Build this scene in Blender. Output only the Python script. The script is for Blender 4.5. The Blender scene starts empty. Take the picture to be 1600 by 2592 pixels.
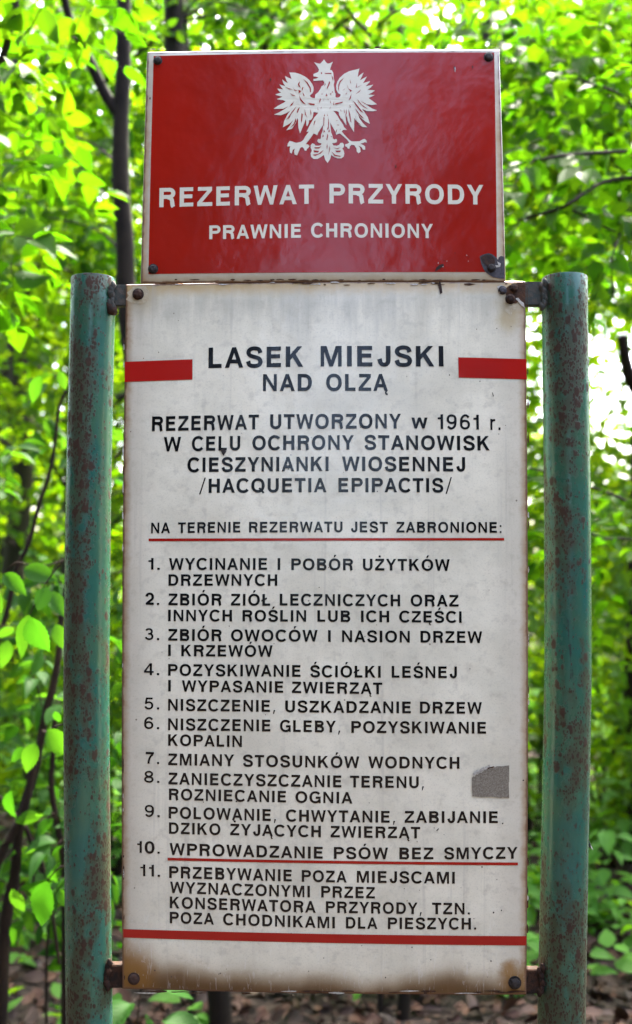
import bpy, math, random
import numpy as np
from mathutils import Vector, Matrix
from mathutils.geometry import tessellate_polygon

S = bpy.context.scene
COL = S.collection
R = math.radians

# ------------------------------------------------------------------ camera
F_PX, CX, CY = 2779.0, 800.0, 1296.0          # focal length and centre in photograph pixels
CAM_Z, PITCH = 1.60, math.atan(0.065)
cam_d = bpy.data.cameras.new('camera')
cam_d.sensor_fit = 'VERTICAL'
cam_d.sensor_height = 36.0
cam_d.lens = 36.0 * F_PX / 2592.0
cam_d.clip_start, cam_d.clip_end = 0.05, 500.0
cam_d.dof.use_dof = True
cam_d.dof.focus_distance = 1.53
cam_d.dof.aperture_fstop = 3.9
cam = bpy.data.objects.new('camera', cam_d)
COL.objects.link(cam)
cam.location = (0, 0, CAM_Z)
cam.rotation_euler = (R(90) + PITCH, 0, 0)
S.camera = cam

# ------------------------------------------------------------------ sky, sun, exposure
SUN_EL, SUN_AZ = 60.0, 20.0                    # the sun stands behind the sign, a little to the right
world = bpy.data.worlds.new('World')
S.world = world
world.use_nodes = True
wn = world.node_tree
sky = wn.nodes.new('ShaderNodeTexSky')
sky.sky_type = 'NISHITA'
sky.sun_disc = False
sky.sun_elevation = R(SUN_EL)
sky.sun_rotation = R(SUN_AZ)
sky.air_density, sky.dust_density, sky.ozone_density = 0.8, 6.0, 1.0
wn.links.new(sky.outputs[0], wn.nodes['Background'].inputs[0])
wn.nodes['Background'].inputs[1].default_value = 0.15
sun_d = bpy.data.lights.new('sun', 'SUN')
sun_d.energy, sun_d.angle, sun_d.color = 2.0, R(0.5), (1.0, 0.94, 0.82)
sun = bpy.data.objects.new('sun', sun_d)
COL.objects.link(sun)
_sd = Vector((math.sin(R(SUN_AZ)) * math.cos(R(SUN_EL)), math.cos(R(SUN_AZ)) * math.cos(R(SUN_EL)), math.sin(R(SUN_EL))))
sun.rotation_euler = _sd.to_track_quat('Z', 'Y').to_euler()
sun.location = _sd * 40
S.view_settings.view_transform = 'Standard'
S.view_settings.look = 'None'
S.view_settings.exposure = 4.05
S.view_settings.gamma = 1.0
S.render.engine = 'CYCLES'
S.cycles.max_bounces = 8
S.cycles.diffuse_bounces = 5
S.cycles.transmission_bounces = 5
S.cycles.glossy_bounces = 3
S.cycles.sample_clamp_indirect = 6.0
S.cycles.use_denoising = True

# ------------------------------------------------------------------ helpers
_cp, _sp = math.cos(PITCH), math.sin(PITCH)

def ray(px, py):
    x, y = (px - CX) / F_PX, -(py - CY) / F_PX
    return Vector((x, _cp - y * _sp, _sp + y * _cp))

def U(px, py, Y):
    """the world point seen at photograph pixel (px, py) at world depth Y"""
    d = ray(px, py)
    return Vector((0, 0, CAM_Z)) + d * (Y / d.y)

def on_surface(px, py, surf, Y0):
    Y = Y0
    for _ in range(8):
        p = U(px, py, Y)
        Y = surf(p.x, p.z)
    return U(px, py, Y)

def tag(o, label=None, cat=None, group=None, kind=None):
    if label: o['label'] = label
    if cat: o['category'] = cat
    if group: o['group'] = group
    if kind: o['kind'] = kind
    return o

def empty(name, loc):
    o = bpy.data.objects.new(name, None)
    o.empty_display_size = 0.1
    COL.objects.link(o)
    o.location = loc
    return o

def link(name, me, parent=None, mats=(), loc=None):
    """link a mesh given in WORLD coordinates; its origin goes to loc (default: its parent's)"""
    o = bpy.data.objects.new(name, me)
    for m in mats: me.materials.append(m)
    COL.objects.link(o)
    if parent is not None:
        o.parent = parent
        off = Vector(parent_world(parent))
    else:
        off = Vector(loc) if loc is not None else Vector((0, 0, 0))
        o.location = off
    me.transform(Matrix.Translation(-off))
    return o

def parent_world(p):
    v = Vector(p.location)
    while p.parent:
        p = p.parent
        v += Vector(p.location)
    return v

class MB:
    """collects shapes in world coordinates into one mesh"""
    def __init__(s):
        s.v, s.f, s.m, s.sm, s.uv = [], [], [], [], {}
    def add(s, vs, fs, mat=0, smooth=False):
        b = len(s.v)
        s.v += [tuple(v) for v in vs]
        for f in fs:
            s.f.append(tuple(i + b for i in f)); s.m.append(mat); s.sm.append(smooth)
        return b
    def tube(s, pts, rad, n=8, mat=0, caps=True, wob=0.0, rng=None):
        pts = [Vector(p) for p in pts]
        k = len(pts)
        rads = rad if hasattr(rad, '__len__') else [rad] * k
        vs, fs = [], []
        ref = Vector((0.31, 0.17, 0.93)).normalized()
        for i, p in enumerate(pts):
            t = (pts[min(i + 1, k - 1)] - pts[max(i - 1, 0)]).normalized()
            if abs(t.dot(ref)) > 0.97: a = t.cross(Vector((1, 0, 0))).normalized()
            else: a = t.cross(ref).normalized()
            b = t.cross(a)
            for j in range(n):
                q = 2 * math.pi * j / n
                r = rads[i] * (1 + (rng.uniform(-wob, wob) if rng else 0))
                vs.append(p + (a * math.cos(q) + b * math.sin(q)) * r)
        for i in range(k - 1):
            for j in range(n):
                fs.append((i * n + j, i * n + (j + 1) % n, (i + 1) * n + (j + 1) % n, (i + 1) * n + j))
        s.add(vs, fs, mat, True)
        if caps:
            s.add([vs[j] for j in range(n)], [tuple(reversed(range(n)))], mat)
            s.add([vs[(k - 1) * n + j] for j in range(n)], [tuple(range(n))], mat)
    def box(s, lo, hi, mat=0, bev=0.0):
        x0, y0, z0 = lo; x1, y1, z1 = hi; b = bev
        if b <= 0:
            vs = [(x, y, z) for x in (x0, x1) for y in (y0, y1) for z in (z0, z1)]
            s.add(vs, [(0, 1, 3, 2), (4, 6, 7, 5), (0, 4, 5, 1), (2, 3, 7, 6), (0, 2, 6, 4), (1, 5, 7, 3)], mat)
            return
        import bmesh
        bm = bmesh.new()
        bmesh.ops.create_cube(bm, size=1)
        for v in bm.verts:
            v.co = Vector(((x0 + x1) / 2 + v.co.x * (x1 - x0), (y0 + y1) / 2 + v.co.y * (y1 - y0), (z0 + z1) / 2 + v.co.z * (z1 - z0)))
        bmesh.ops.bevel(bm, geom=bm.edges[:], offset=b, segments=2, affect='EDGES')
        bm.verts.index_update()
        s.add([v.co.copy() for v in bm.verts], [tuple(v.index for v in f.verts) for f in bm.faces], mat)
        bm.free()
    def mesh(s, name):
        me = bpy.data.meshes.new(name)
        me.from_pydata(s.v, [], s.f)
        if s.f:
            me.polygons.foreach_set('material_index', s.m)
            me.polygons.foreach_set('use_smooth', s.sm)
        me.update()
        return me
    def build(s, name, mats, parent=None, loc=None):
        return link(name, s.mesh(name), parent, mats if isinstance(mats, (list, tuple)) else [mats], loc)

# ------------------------------------------------------------------ node helper
class NT:
    def __init__(s, name):
        s.mat = bpy.data.materials.new(name)
        s.mat.use_nodes = True
        s.t = s.mat.node_tree
        s.bsdf = s.t.nodes['Principled BSDF']
        s.out = s.t.nodes['Material Output']
    def n(s, typ, **kw):
        nd = s.t.nodes.new(typ)
        for k, v in kw.items(): setattr(nd, k, v)
        return nd
    def put(s, sock, v):
        if hasattr(v, 'is_output') or isinstance(v, bpy.types.NodeSocket): s.t.links.new(v, sock)
        elif isinstance(v, (tuple, list)) and len(v) == 3 and sock.type == 'RGBA': sock.default_value = (*v, 1)
        else: sock.default_value = v
    def math(s, op, a, b=0.0, c=0.0, clamp=False):
        nd = s.n('ShaderNodeMath', operation=op); nd.use_clamp = clamp
        s.put(nd.inputs[0], a); s.put(nd.inputs[1], b)
        if len(nd.inputs) > 2: s.put(nd.inputs[2], c)
        return nd.outputs[0]
    def mix(s, fac, a, b, mode='MIX'):
        nd = s.n('ShaderNodeMix', data_type='RGBA', blend_type=mode)
        nd.clamp_factor = True
        s.put(nd.inputs[0], fac); s.put(nd.inputs[6], a); s.put(nd.inputs[7], b)
        return nd.outputs[2]
    def noise(s, vec, scale, detail=4, rough=0.55, dist=0.0):
        nd = s.n('ShaderNodeTexNoise')
        s.put(nd.inputs['Vector'], vec)
        nd.inputs['Scale'].default_value = scale; nd.inputs['Detail'].default_value = detail
        nd.inputs['Roughness'].default_value = rough; nd.inputs['Distortion'].default_value = dist
        return nd.outputs[0]
    def voro(s, vec, scale, rnd=1.0):
        nd = s.n('ShaderNodeTexVoronoi')
        s.put(nd.inputs['Vector'], vec)
        nd.inputs['Scale'].default_value = scale; nd.inputs['Randomness'].default_value = rnd
        return nd.outputs['Distance'], nd.outputs['Color']
    def ramp(s, v, a, b, inv=False):
        """smooth 0..1 as v goes from a to b"""
        nd = s.n('ShaderNodeMapRange', interpolation_type='SMOOTHSTEP')
        s.put(nd.inputs[0], v); s.put(nd.inputs[1], a); s.put(nd.inputs[2], b)
        nd.inputs[3].default_value = 1.0 if inv else 0.0
        nd.inputs[4].default_value = 0.0 if inv else 1.0
        return nd.outputs[0]
    def coord(s, kind='Object', scale=(1, 1, 1), loc=(0, 0, 0)):
        tc = s.n('ShaderNodeTexCoord')
        mp = s.n('ShaderNodeMapping')
        s.t.links.new(tc.outputs[kind], mp.inputs[0])
        mp.inputs['Scale'].default_value = scale
        mp.inputs['Location'].default_value = loc
        return mp.outputs[0]
    def xyz(s, vec):
        nd = s.n('ShaderNodeSeparateXYZ'); s.put(nd.inputs[0], vec)
        return nd.outputs
    def bump(s, h, strength, dist=0.01):
        nd = s.n('ShaderNodeBump')
        nd.inputs['Strength'].default_value = strength; nd.inputs['Distance'].default_value = dist
        s.put(nd.inputs['Height'], h)
        return nd.outputs[0]
    def fin(s, color=None, rough=None, normal=None, spec=None, metal=None, coat=None):
        b = s.bsdf
        if color is not None: s.put(b.inputs['Base Color'], color)
        if rough is not None: s.put(b.inputs['Roughness'], rough)
        if normal is not None: s.put(b.inputs['Normal'], normal)
        if spec is not None: s.put(b.inputs['Specular IOR Level'], spec)
        if metal is not None: s.put(b.inputs['Metallic'], metal)
        return s.mat

M = {}

# ================================================================== THE SIGN: surfaces
YB = 1.540
class Plate:
    def __init__(s, tl, tr, bl, br, Y, dz, dx, tilt=0.0):
        q = [U(*p, Y) for p in (tl, tr, bl, br)]
        s.x0b, s.x1b = q[2].x, q[3].x
        s.x0t, s.x1t = q[0].x, q[1].x
        s.z0, s.z1 = (q[2].z + q[3].z) / 2, (q[0].z + q[1].z) / 2
        s.corner = {'tl': q[0], 'tr': q[1], 'bl': q[2], 'br': q[3]}
        s.xc, s.W = (s.x0b + s.x1b + s.x0t + s.x1t) / 4, (s.x1b - s.x0b + s.x1t - s.x0t) / 2
        s.zc, s.H = (s.z0 + s.z1) / 2, s.z1 - s.z0
        s.Y, s.dz, s.dx, s.tilt = Y, dz, dx, tilt
    def y(s, x, z):
        a, b = (x - s.xc) / (s.W / 2), (z - s.zc) / (s.H / 2)
        return s.Y - s.dz * (1 - b * b) - s.dx * (1 - a * a) + s.tilt * b
    def at(s, px, py, lift=0.0):
        p = on_surface(px, py, s.y, s.Y)
        return Vector((p.x, p.y - lift, p.z))
    def uvpt(s, u, v):
        c = s.corner
        p = (c['bl'] * (1 - u) + c['br'] * u) * (1 - v) + (c['tl'] * (1 - u) + c['tr'] * u) * v
        return Vector((p.x, s.y(p.x, p.z), p.z))

LOW = Plate((318.6, 719.5), (1330, 711), (309.3, 2503.6), (1333, 2519), YB, 0.016, 0.006)
UPP = Plate((371, 126), (1266, 120), (357.5, 720.5), (1278.5, 716.5), YB + 0.003, 0.003, 0.004, 0.006)

def plate_mesh(P, nx, nz, th=0.0025, inset=0.0025):
    """domed enamel sheet with a softly rolled rim; UV runs 0..1 over the face"""
    us = [0, inset / P.W * 0.4, inset / P.W] + [i / nx for i in range(1, nx)] + [1 - inset / P.W, 1 - inset / P.W * 0.4, 1]
    vs = [0, inset / P.H * 0.4, inset / P.H] + [i / nz for i in range(1, nz)] + [1 - inset / P.H, 1 - inset / P.H * 0.4, 1]
    verts, uvs, faces = [], [], []
    A, B = len(us), len(vs)
    for back in (0, 1):
        for v in vs:
            for u in us:
                p = P.uvpt(u, v)
                e = min(min(u, 1 - u) * P.W, min(v, 1 - v) * P.H)
                k = max(0.0, 1 - e / inset)
                p.y += th if back else 0.0016 * k * k
                verts.append(p); uvs.append((u, v))
    N = A * B
    for j in range(B - 1):
        for i in range(A - 1):
            a = j * A + i
            faces.append((a, a + 1, a + A + 1, a + A))
            faces.append((N + a, N + a + A, N + a + A + 1, N + a + 1))
    for i in range(A - 1):
        faces.append((i + 1, i, N + i, N + i + 1))
        t = (B - 1) * A + i
        faces.append((t, t + 1, N + t + 1, N + t))
    for j in range(B - 1):
        a = j * A
        faces.append((a, a + A, N + a + A, N + a))
        b = a + A - 1
        faces.append((b + A, b, N + b, N + b + A))
    me = bpy.data.meshes.new('plate')
    me.from_pydata([tuple(v) for v in verts], [], faces)
    uvl = me.uv_layers.new(name='UVMap')
    idx = np.zeros(len(me.loops), dtype=np.int32); me.loops.foreach_get('vertex_index', idx)
    uvl.data.foreach_set('uv', np.array(uvs, dtype=np.float32)[idx].ravel())
    me.polygons.foreach_set('use_smooth', [True] * len(me.polygons))
    me.update()
    return me

# ================================================================== materials of the sign
def enamel(name, base, P, kind):
    t = NT(name)
    uv = t.coord('UV')
    o = t.xyz(uv)
    u, v = o[0], o[1]
    met = t.coord('UV', scale=(P.W, P.H, 1))                      # metres over the face
    n1 = t.noise(met, 9, 5, 0.6)
    n2 = t.noise(met, 60, 4, 0.6)
    n3 = t.noise(met, 400, 3, 0.7)
    streak = t.noise(t.coord('UV', scale=(P.W * 60, P.H * 7, 1)), 1.0, 4, 0.6)
    du = t.math('MULTIPLY', t.math('MINIMUM', u, t.math('SUBTRACT', 1.0, u)), P.W)
    dv0 = t.math('MULTIPLY', v, P.H)
    dv1 = t.math('MULTIPLY', t.math('SUBTRACT', 1.0, v), P.H)
    wob = t.math('MULTIPLY', t.math('SUBTRACT', n1, 0.5), 0.05)
    wobf = t.math('MULTIPLY', t.math('SUBTRACT', n2, 0.5), 0.012)
    col = base
    if kind == 'white':
        col = t.mix(t.ramp(n1, 0.30, 0.70), col, (0.57, 0.53, 0.40))
        col = t.mix(t.math('MULTIPLY', t.ramp(n3, 0.50, 0.80), 0.50), col, (0.31, 0.28, 0.215))
        col = t.mix(t.math('MULTIPLY', t.ramp(n2, 0.50, 0.72), 0.45), col, (0.40, 0.365, 0.28))
        # run-down grime below the top edge
        top = t.math('MULTIPLY', t.ramp(t.math('ADD', dv1, t.math('MULTIPLY', t.math('SUBTRACT', streak, 0.5), 0.14)), 0.005, 0.085, True), 0.60)
        col = t.mix(top, col, (0.34, 0.32, 0.25))
        lr = t.ramp(t.math('ADD', du, wob), 0.0, 0.060, True)
        lr2 = t.ramp(t.math('ADD', du, wobf), 0.001, 0.014, True)
        col = t.mix(t.math('MULTIPLY', lr, 0.45), col, (0.36, 0.31, 0.24))
        col = t.mix(t.math('MULTIPLY', lr2, 0.75), col, (0.23, 0.12, 0.040))
        ytop = t.ramp(t.math('ADD', dv1, wobf), 0.002, 0.026, True)
        col = t.mix(t.math('MULTIPLY', ytop, 0.85), col, (0.36, 0.23, 0.075))
        d2 = t.math('ADD', dv0, t.math('MULTIPLY', t.math('SUBTRACT', t.noise(t.coord('UV', scale=(P.W * 7, P.H * 3, 1), loc=(3.3, 0, 0)), 1.0, 3, 0.5), 0.5), 0.075))
        cor = t.math('MULTIPLY', t.ramp(u, 0.0, 0.34, True), 0.022)
        d2 = t.math('SUBTRACT', d2, cor)
        rb = t.ramp(d2, -0.006, 0.045, True)
        col = t.mix(t.math('MULTIPLY', rb, 0.90), col, (0.205, 0.108, 0.024))
        rb2 = t.ramp(t.math('ADD', d2, wobf), -0.002, 0.030, True)
        col = t.mix(t.math('MULTIPLY', rb2, 0.75), col, (0.075, 0.036, 0.012))
        def halo(u0, v0, r0, r1, colr, amt, c=None):
            dx_ = t.math('MULTIPLY', t.math('SUBTRACT', u, u0), P.W)
            dy_ = t.math('MULTIPLY', t.math('SUBTRACT', v, v0), P.H * 0.8)
            dd = t.math('SQRT', t.math('ADD', t.math('MULTIPLY', dx_, dx_), t.math('MULTIPLY', dy_, dy_)))
            dd = t.math('ADD', dd, t.math('MULTIPLY', t.math('SUBTRACT', n2, 0.5), 0.02))
            return t.mix(t.math('MULTIPLY', t.ramp(dd, r0, r1, True), amt), c if c is not None else col, colr)
        for u0, v0, r0, r1, colr, amt in ((0.03, 0.022, 0.008, 0.045, (0.22, 0.105, 0.022), 0.85), (0.968, 0.020, 0.006, 0.030, (0.20, 0.10, 0.025), 0.85), (0.955, 0.034, 0.002, 0.016, (0.26, 0.13, 0.03), 0.7),
                                          (0.962, 0.965, 0.004, 0.030, (0.30, 0.23, 0.11), 0.6), (0.955, 0.94, 0.002, 0.022, (0.38, 0.28, 0.12), 0.5), (0.04, 0.985, 0.006, 0.04, (0.34, 0.27, 0.14), 0.5)):
            col = halo(u0, v0, r0, r1, colr, amt)
        # faint run-off trails
        tr_ = t.noise(t.coord('UV', scale=(P.W * 85, P.H * 2.2, 1), loc=(5, 1, 0)), 1.0, 4, 0.65)
        col = t.mix(t.math('MULTIPLY', t.ramp(tr_, 0.56, 0.72), 0.30), col, (0.34, 0.31, 0.25))
        # specks
        vd, vc = t.voro(met, 42)
        sp = t.math('MULTIPLY', t.ramp(vd, 0.035, 0.07, True), t.math('GREATER_THAN', t.xyz(vc)[0], 0.72))
        col = t.mix(t.math('MULTIPLY', sp, 0.75), col, (0.07, 0.05, 0.04))
        # pale scratches low on the sheet
        sc = t.noise(t.coord('UV', scale=(P.W * 130, P.H * 26, 1), loc=(0, 0, 2)), 1.0, 3, 0.6, 2.2)
        scm = t.math('MULTIPLY', t.ramp(sc, 0.60, 0.66), t.ramp(dv0, 0.22, 0.04, False))
        col = t.mix(t.math('MULTIPLY', scm, 0.14), col, (0.72, 0.72, 0.70))
    else:
        col = t.mix(t.math('MULTIPLY', t.ramp(n1, 0.35, 0.7), 0.35), col, (0.40, 0.37, 0.31))
        col = t.mix(t.math('MULTIPLY', t.ramp(n3, 0.5, 0.8), 0.35), col, (0.30, 0.27, 0.21))
        lo = t.ramp(t.math('ADD', dv0, wobf), 0.0, 0.018, True)
        col = t.mix(t.math('MULTIPLY', lo, 0.65), col, (0.34, 0.25, 0.12))
        le = t.math('MULTIPLY', t.ramp(t.math('ADD', du, wobf), 0.0, 0.013, True), t.ramp(v, 1.0, 0.6))
        col = t.mix(t.math('MULTIPLY', le, 0.85), col, (0.34, 0.20, 0.085))
        to = t.ramp(t.math('ADD', dv1, wobf), 0.0, 0.006, True)
        col = t.mix(t.math('MULTIPLY', to, 0.5), col, (0.25, 0.23, 0.22))
    dmin = t.math('MINIMUM', du, t.math('MINIMUM', dv0, dv1))
    rim = t.ramp(t.math('ADD', dmin, t.math('MULTIPLY', t.math('SUBTRACT', n2, 0.5), 0.006)), 0.0012, 0.0042, True)
    col = t.mix(t.math('MULTIPLY', rim, 0.92), col, t.mix(n2, (0.16, 0.07, 0.03), (0.09, 0.06, 0.045)))
    rough = t.math('ADD', 0.12, t.math('MULTIPLY', n2, 0.14))
    h = t.math('ADD', t.math('MULTIPLY', t.noise(met, 13, 3, 0.5), 2.6), t.math('MULTIPLY', t.noise(met, 150, 2, 0.5), 0.14))
    return t.fin(col, rough, t.bump(h, 0.20, 0.004), 0.32)

M['white_enamel'] = enamel('white enamel', (0.72, 0.668, 0.510), LOW, 'white')
M['border_enamel'] = enamel('border enamel', (0.52, 0.47, 0.35), UPP, 'border')

def gloss_paint(name, base, dark=None, amount=0.2, rough=0.15, grime=True, bump=0.2):
    t = NT(name)
    oc = t.coord('Object')
    n1, n2 = t.noise(oc, 9, 4), t.noise(oc, 300, 3, 0.7)
    col = base
    if dark:
        col = t.mix(t.math('MULTIPLY', t.ramp(n1, 0.35, 0.7), amount), col, dark)
        col = t.mix(t.math('MULTIPLY', t.ramp(n2, 0.55, 0.8), 0.35), col, dark)
    h = t.math('ADD', t.math('MULTIPLY', t.noise(oc, 13, 3, 0.5), 2.6), t.math('MULTIPLY', t.noise(oc, 150, 2, 0.5), 0.14))
    return t.fin(col, t.math('ADD', rough, t.math('MULTIPLY', n2, 0.10)), t.bump(h, bump, 0.004), 0.32)

M['red_enamel'] = gloss_paint('red enamel', (0.300, 0.009, 0.003), (0.225, 0.009, 0.004), 0.5, 0.12)
M['red_band'] = gloss_paint('red band enamel', (0.320, 0.008, 0.005), (0.25, 0.008, 0.006), 0.5)
M['black_letter'] = gloss_paint('black lettering enamel', (0.003, 0.003, 0.004), (0.008, 0.008, 0.009), 0.4)
M['white_letter'] = gloss_paint('white lettering enamel', (0.64, 0.59, 0.45), (0.52, 0.48, 0.36), 0.4)

def rusty(name, a, b, scale=120, rough=0.85):
    t = NT(name)
    oc = t.coord('Object')
    n = t.noise(oc, scale, 5, 0.65)
    col = t.mix(t.ramp(n, 0.35, 0.68), a, b)
    return t.fin(col, rough, t.bump(t.noise(oc, scale * 2.5, 4, 0.7), 0.6, 0.002), 0.25)

M['rust'] = rusty('dark rust', (0.0193, 0.0121, 0.0099), (0.0523, 0.0248, 0.0138))
M['rust_brown'] = rusty('brown rust', (0.0303, 0.0143, 0.0077), (0.0770, 0.0319, 0.0121))
M['bolt'] = rusty('bolt steel', (0.0121, 0.0105, 0.0099), (0.0330, 0.0248, 0.0198), 260, 0.6)
M['bare'] = rusty('bare grey steel', (0.0330, 0.0303, 0.0330), (0.0660, 0.0605, 0.0660), 200, 0.6)
M['residue'] = rusty('sticker residue', (0.15, 0.125, 0.090), (0.27, 0.235, 0.175), 500, 0.9)
M['chip_pale'] = rusty('chipped pale enamel', (0.30, 0.27, 0.22), (0.5, 0.47, 0.4), 300, 0.7)
M['stain'] = rusty('yellow stain', (0.36, 0.29, 0.17), (0.42, 0.36, 0.24), 160, 0.5)

def post_paint(name, seed):
    t = NT(name)
    oc = t.coord('Object', loc=(seed, seed * 0.7, 0))
    st = t.coord('Object', scale=(1, 1, 0.22), loc=(seed, seed, seed))
    big = t.noise(st, 22, 4, 0.6)
    fine = t.noise(oc, 150, 4, 0.65)
    col = t.mix(t.ramp(t.noise(oc, 14, 3), 0.3, 0.7), (0.020, 0.088, 0.062), (0.040, 0.098, 0.055))
    col = t.mix(t.math('MULTIPLY', t.ramp(t.noise(st, 40, 3), 0.45, 0.7), 0.45), col, (0.011, 0.074, 0.066))
    # wide dull brown weathering bands running down the pipe, broken into patches
    mot = t.noise(oc, 48, 4, 0.65)
    w = t.math('MULTIPLY', t.ramp(t.math('ADD', t.math('MULTIPLY', big, 0.70), t.math('MULTIPLY', mot, 0.30)), 0.455, 0.575), 1.0)
    col = t.mix(t.math('MULTIPLY', w, 0.80), col, t.mix(mot, (0.030, 0.040, 0.014), (0.040, 0.028, 0.011)))
    # rust speckle, thick inside the bands, sparse pin holes elsewhere
    rust_any = 0.0
    for sc, rad, lim, ch, amt in ((340, 0.50, 0.90, 0, 0.62), (190, 0.48, 0.93, 1, 0.58), (85, 0.46, 0.955, 2, 0.50)):
        vd, vc = t.voro(t.coord('Object', scale=(1, 1, 0.62), loc=(seed, sc * .01, 0)), sc)
        vd = t.math('ADD', vd, t.math('MULTIPLY', t.math('SUBTRACT', fine, 0.5), 0.55))
        thr = t.math('SUBTRACT', lim, t.math('MULTIPLY', w, amt))
        sp = t.math('MULTIPLY', t.ramp(vd, rad * .62, rad, True), t.math('GREATER_THAN', t.xyz(vc)[ch], thr))
        col = t.mix(t.math('MULTIPLY', sp, 0.9), col, t.mix(fine, (0.050, 0.019, 0.006), (0.012, 0.006, 0.003)))
        rust_any = t.math('MAXIMUM', sp, rust_any)
    # long dark scuffs
    scu = t.noise(t.coord('Object', scale=(1, 1, 0.10), loc=(seed * 2, 1, 0)), 60, 4, 0.7)
    col = t.mix(t.math('MULTIPLY', t.ramp(t.math('ADD', scu, t.math('MULTIPLY', fine, 0.2)), 0.74, 0.80), 0.8), col, (0.018, 0.014, 0.016))
    rough = t.math('ADD', 0.24, t.math('MAXIMUM', t.math('MULTIPLY', rust_any, 0.60), t.math('MULTIPLY', w, 0.30)))
    return t.fin(col, rough, t.bump(t.math('ADD', t.math('MULTIPLY', rust_any, 0.6), t.noise(oc, 60, 3)), 0.25, 0.002), 0.36)

M['post_a'] = post_paint('green post paint', 1.3)
M['post_b'] = post_paint('green post paint weathered', 4.1)

# ================================================================== lettering
T_, H_ = 0.232, 0.198

def arc(cx, cy, rx, ry, a0, a1, n=12, e=2.25):
    out = []
    for i in range(n + 1):
        a = R(a0 + (a1 - a0) * i / n)
        c, s_ = math.cos(a), math.sin(a)
        out.append((cx + rx * math.copysign(abs(c) ** (2 / e), c), cy + ry * math.copysign(abs(s_) ** (2 / e), s_)))
    return out

def cat(pts, n=6):
    P = [pts[0]] + list(pts) + [pts[-1]]
    out = []
    for i in range(1, len(P) - 2):
        p0, p1, p2, p3 = P[i - 1], P[i], P[i + 1], P[i + 2]
        for k in range(n):
            t = k / n
            out.append(tuple(0.5 * (2 * p1[j] + (p2[j] - p0[j]) * t + (2 * p0[j] - 5 * p1[j] + 4 * p2[j] - p3[j]) * t * t + (3 * p1[j] - p0[j] - 3 * p2[j] + p3[j]) * t ** 3) for j in (0, 1)))
    out.append(tuple(pts[-1]))
    return out

def st(pts, w=T_, closed=False):
    """a stroke as a strip of quads: (verts, faces)"""
    n = len(pts); L, Q = [], []
    for i, p in enumerate(pts):
        a = pts[(i - 1) % n] if closed or i > 0 else p
        b = pts[(i + 1) % n] if closed or i < n - 1 else p
        dx, dy = b[0] - a[0], b[1] - a[1]
        l = math.hypot(dx, dy) or 1
        nx, ny = -dy / l, dx / l
        # a stroke is a little thinner where it runs level
        ww = w * (1 - 0.14 * abs(dx / l)) / 2
        L.append((p[0] + nx * ww, p[1] + ny * ww)); Q.append((p[0] - nx * ww, p[1] - ny * ww))
    v = L + Q
    f = [(i, n + i, n + (i + 1) % n, (i + 1) % n) for i in range(n if closed else n - 1)]
    return v, f

def po(*pts):
    tri = tessellate_polygon([[Vector((x, y, 0)) for x, y in pts]])
    return list(pts), [tuple(t) for t in tri]

def rc(x0, y0, x1, y1): return [(x0, y0), (x1, y0), (x1, y1), (x0, y1)], [(0, 1, 2, 3)]

t, h = T_, H_
def ell(w, e=2.25): return st(arc(w / 2, 0.5, (w - t) / 2, (1.03 - h) / 2, 0, 352, 30, e), t, True)
def diag(x0, x1, y0, y1, w): return po((x0, y0), (x0 + w, y0), (x1 + w, y1), (x1, y1))

def g_A(): return [po((0, 0), (.215, 0), (.575, .99), (.375, 1), ), po((.735, 0), (.95, 0), (.575, 1), (.375, 1)), rc(.22, .21, .74, .21 + h - .005)]
def g_S(): return [st(cat([(.735, .695), (.66, .87), (.43, .93), (.20, .87), (.125, .725), (.21, .59), (.43, .51), (.66, .43), (.745, .275), (.665, .12), (.43, .07), (.19, .12), (.105, .31)]), t)]
def g_C(): return [st(arc(.50, .5, .40, .43, 38, 322, 26), t)]
def g_P(): return [rc(0, 0, t, 1), st([(t, 1 - h / 2), (.46, 1 - h / 2)] + arc(.50, .70, .235, .30 - h / 2, 80, -80, 12) + [(.46, .40 + h / 2), (t, .40 + h / 2)], t)]
def g_R(): return [rc(0, 0, t, 1), st([(t, 1 - h / 2), (.48, 1 - h / 2)] + arc(.52, .715, .235, .285 - h / 2, 80, -80, 12) + [(.48, .43 + h / 2), (t, .43 + h / 2)], t),
                   st([(.46, .50), (.60, .465), (.685, .36), (.71, .20), (.725, .08), (.765, 0)], t)]
def g_Z(): return [rc(.03, 1 - h, .80, 1), rc(0, 0, .82, h), po((0, h), (.255, h), (.80, 1 - h), (.545, 1 - h))]
def g_E(): return [rc(0, 0, t, 1), rc(t, 0, .745, h), rc(t, 1 - h, .735, 1), rc(t, .43, .69, .43 + h)]
def g_W(): 
    w = 1.30
    return [po((0, 1), (.215, 1), (.415, .0), (.235, 0)), po((.235, 0), (.415, 0), (.745, 1), (.555, 1)), po((.555, 1), (.745, 1), (1.065, 0), (.885, 0)), po((.885, 0), (1.065, 0), (w, 1), (1.085, 1))]
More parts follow.
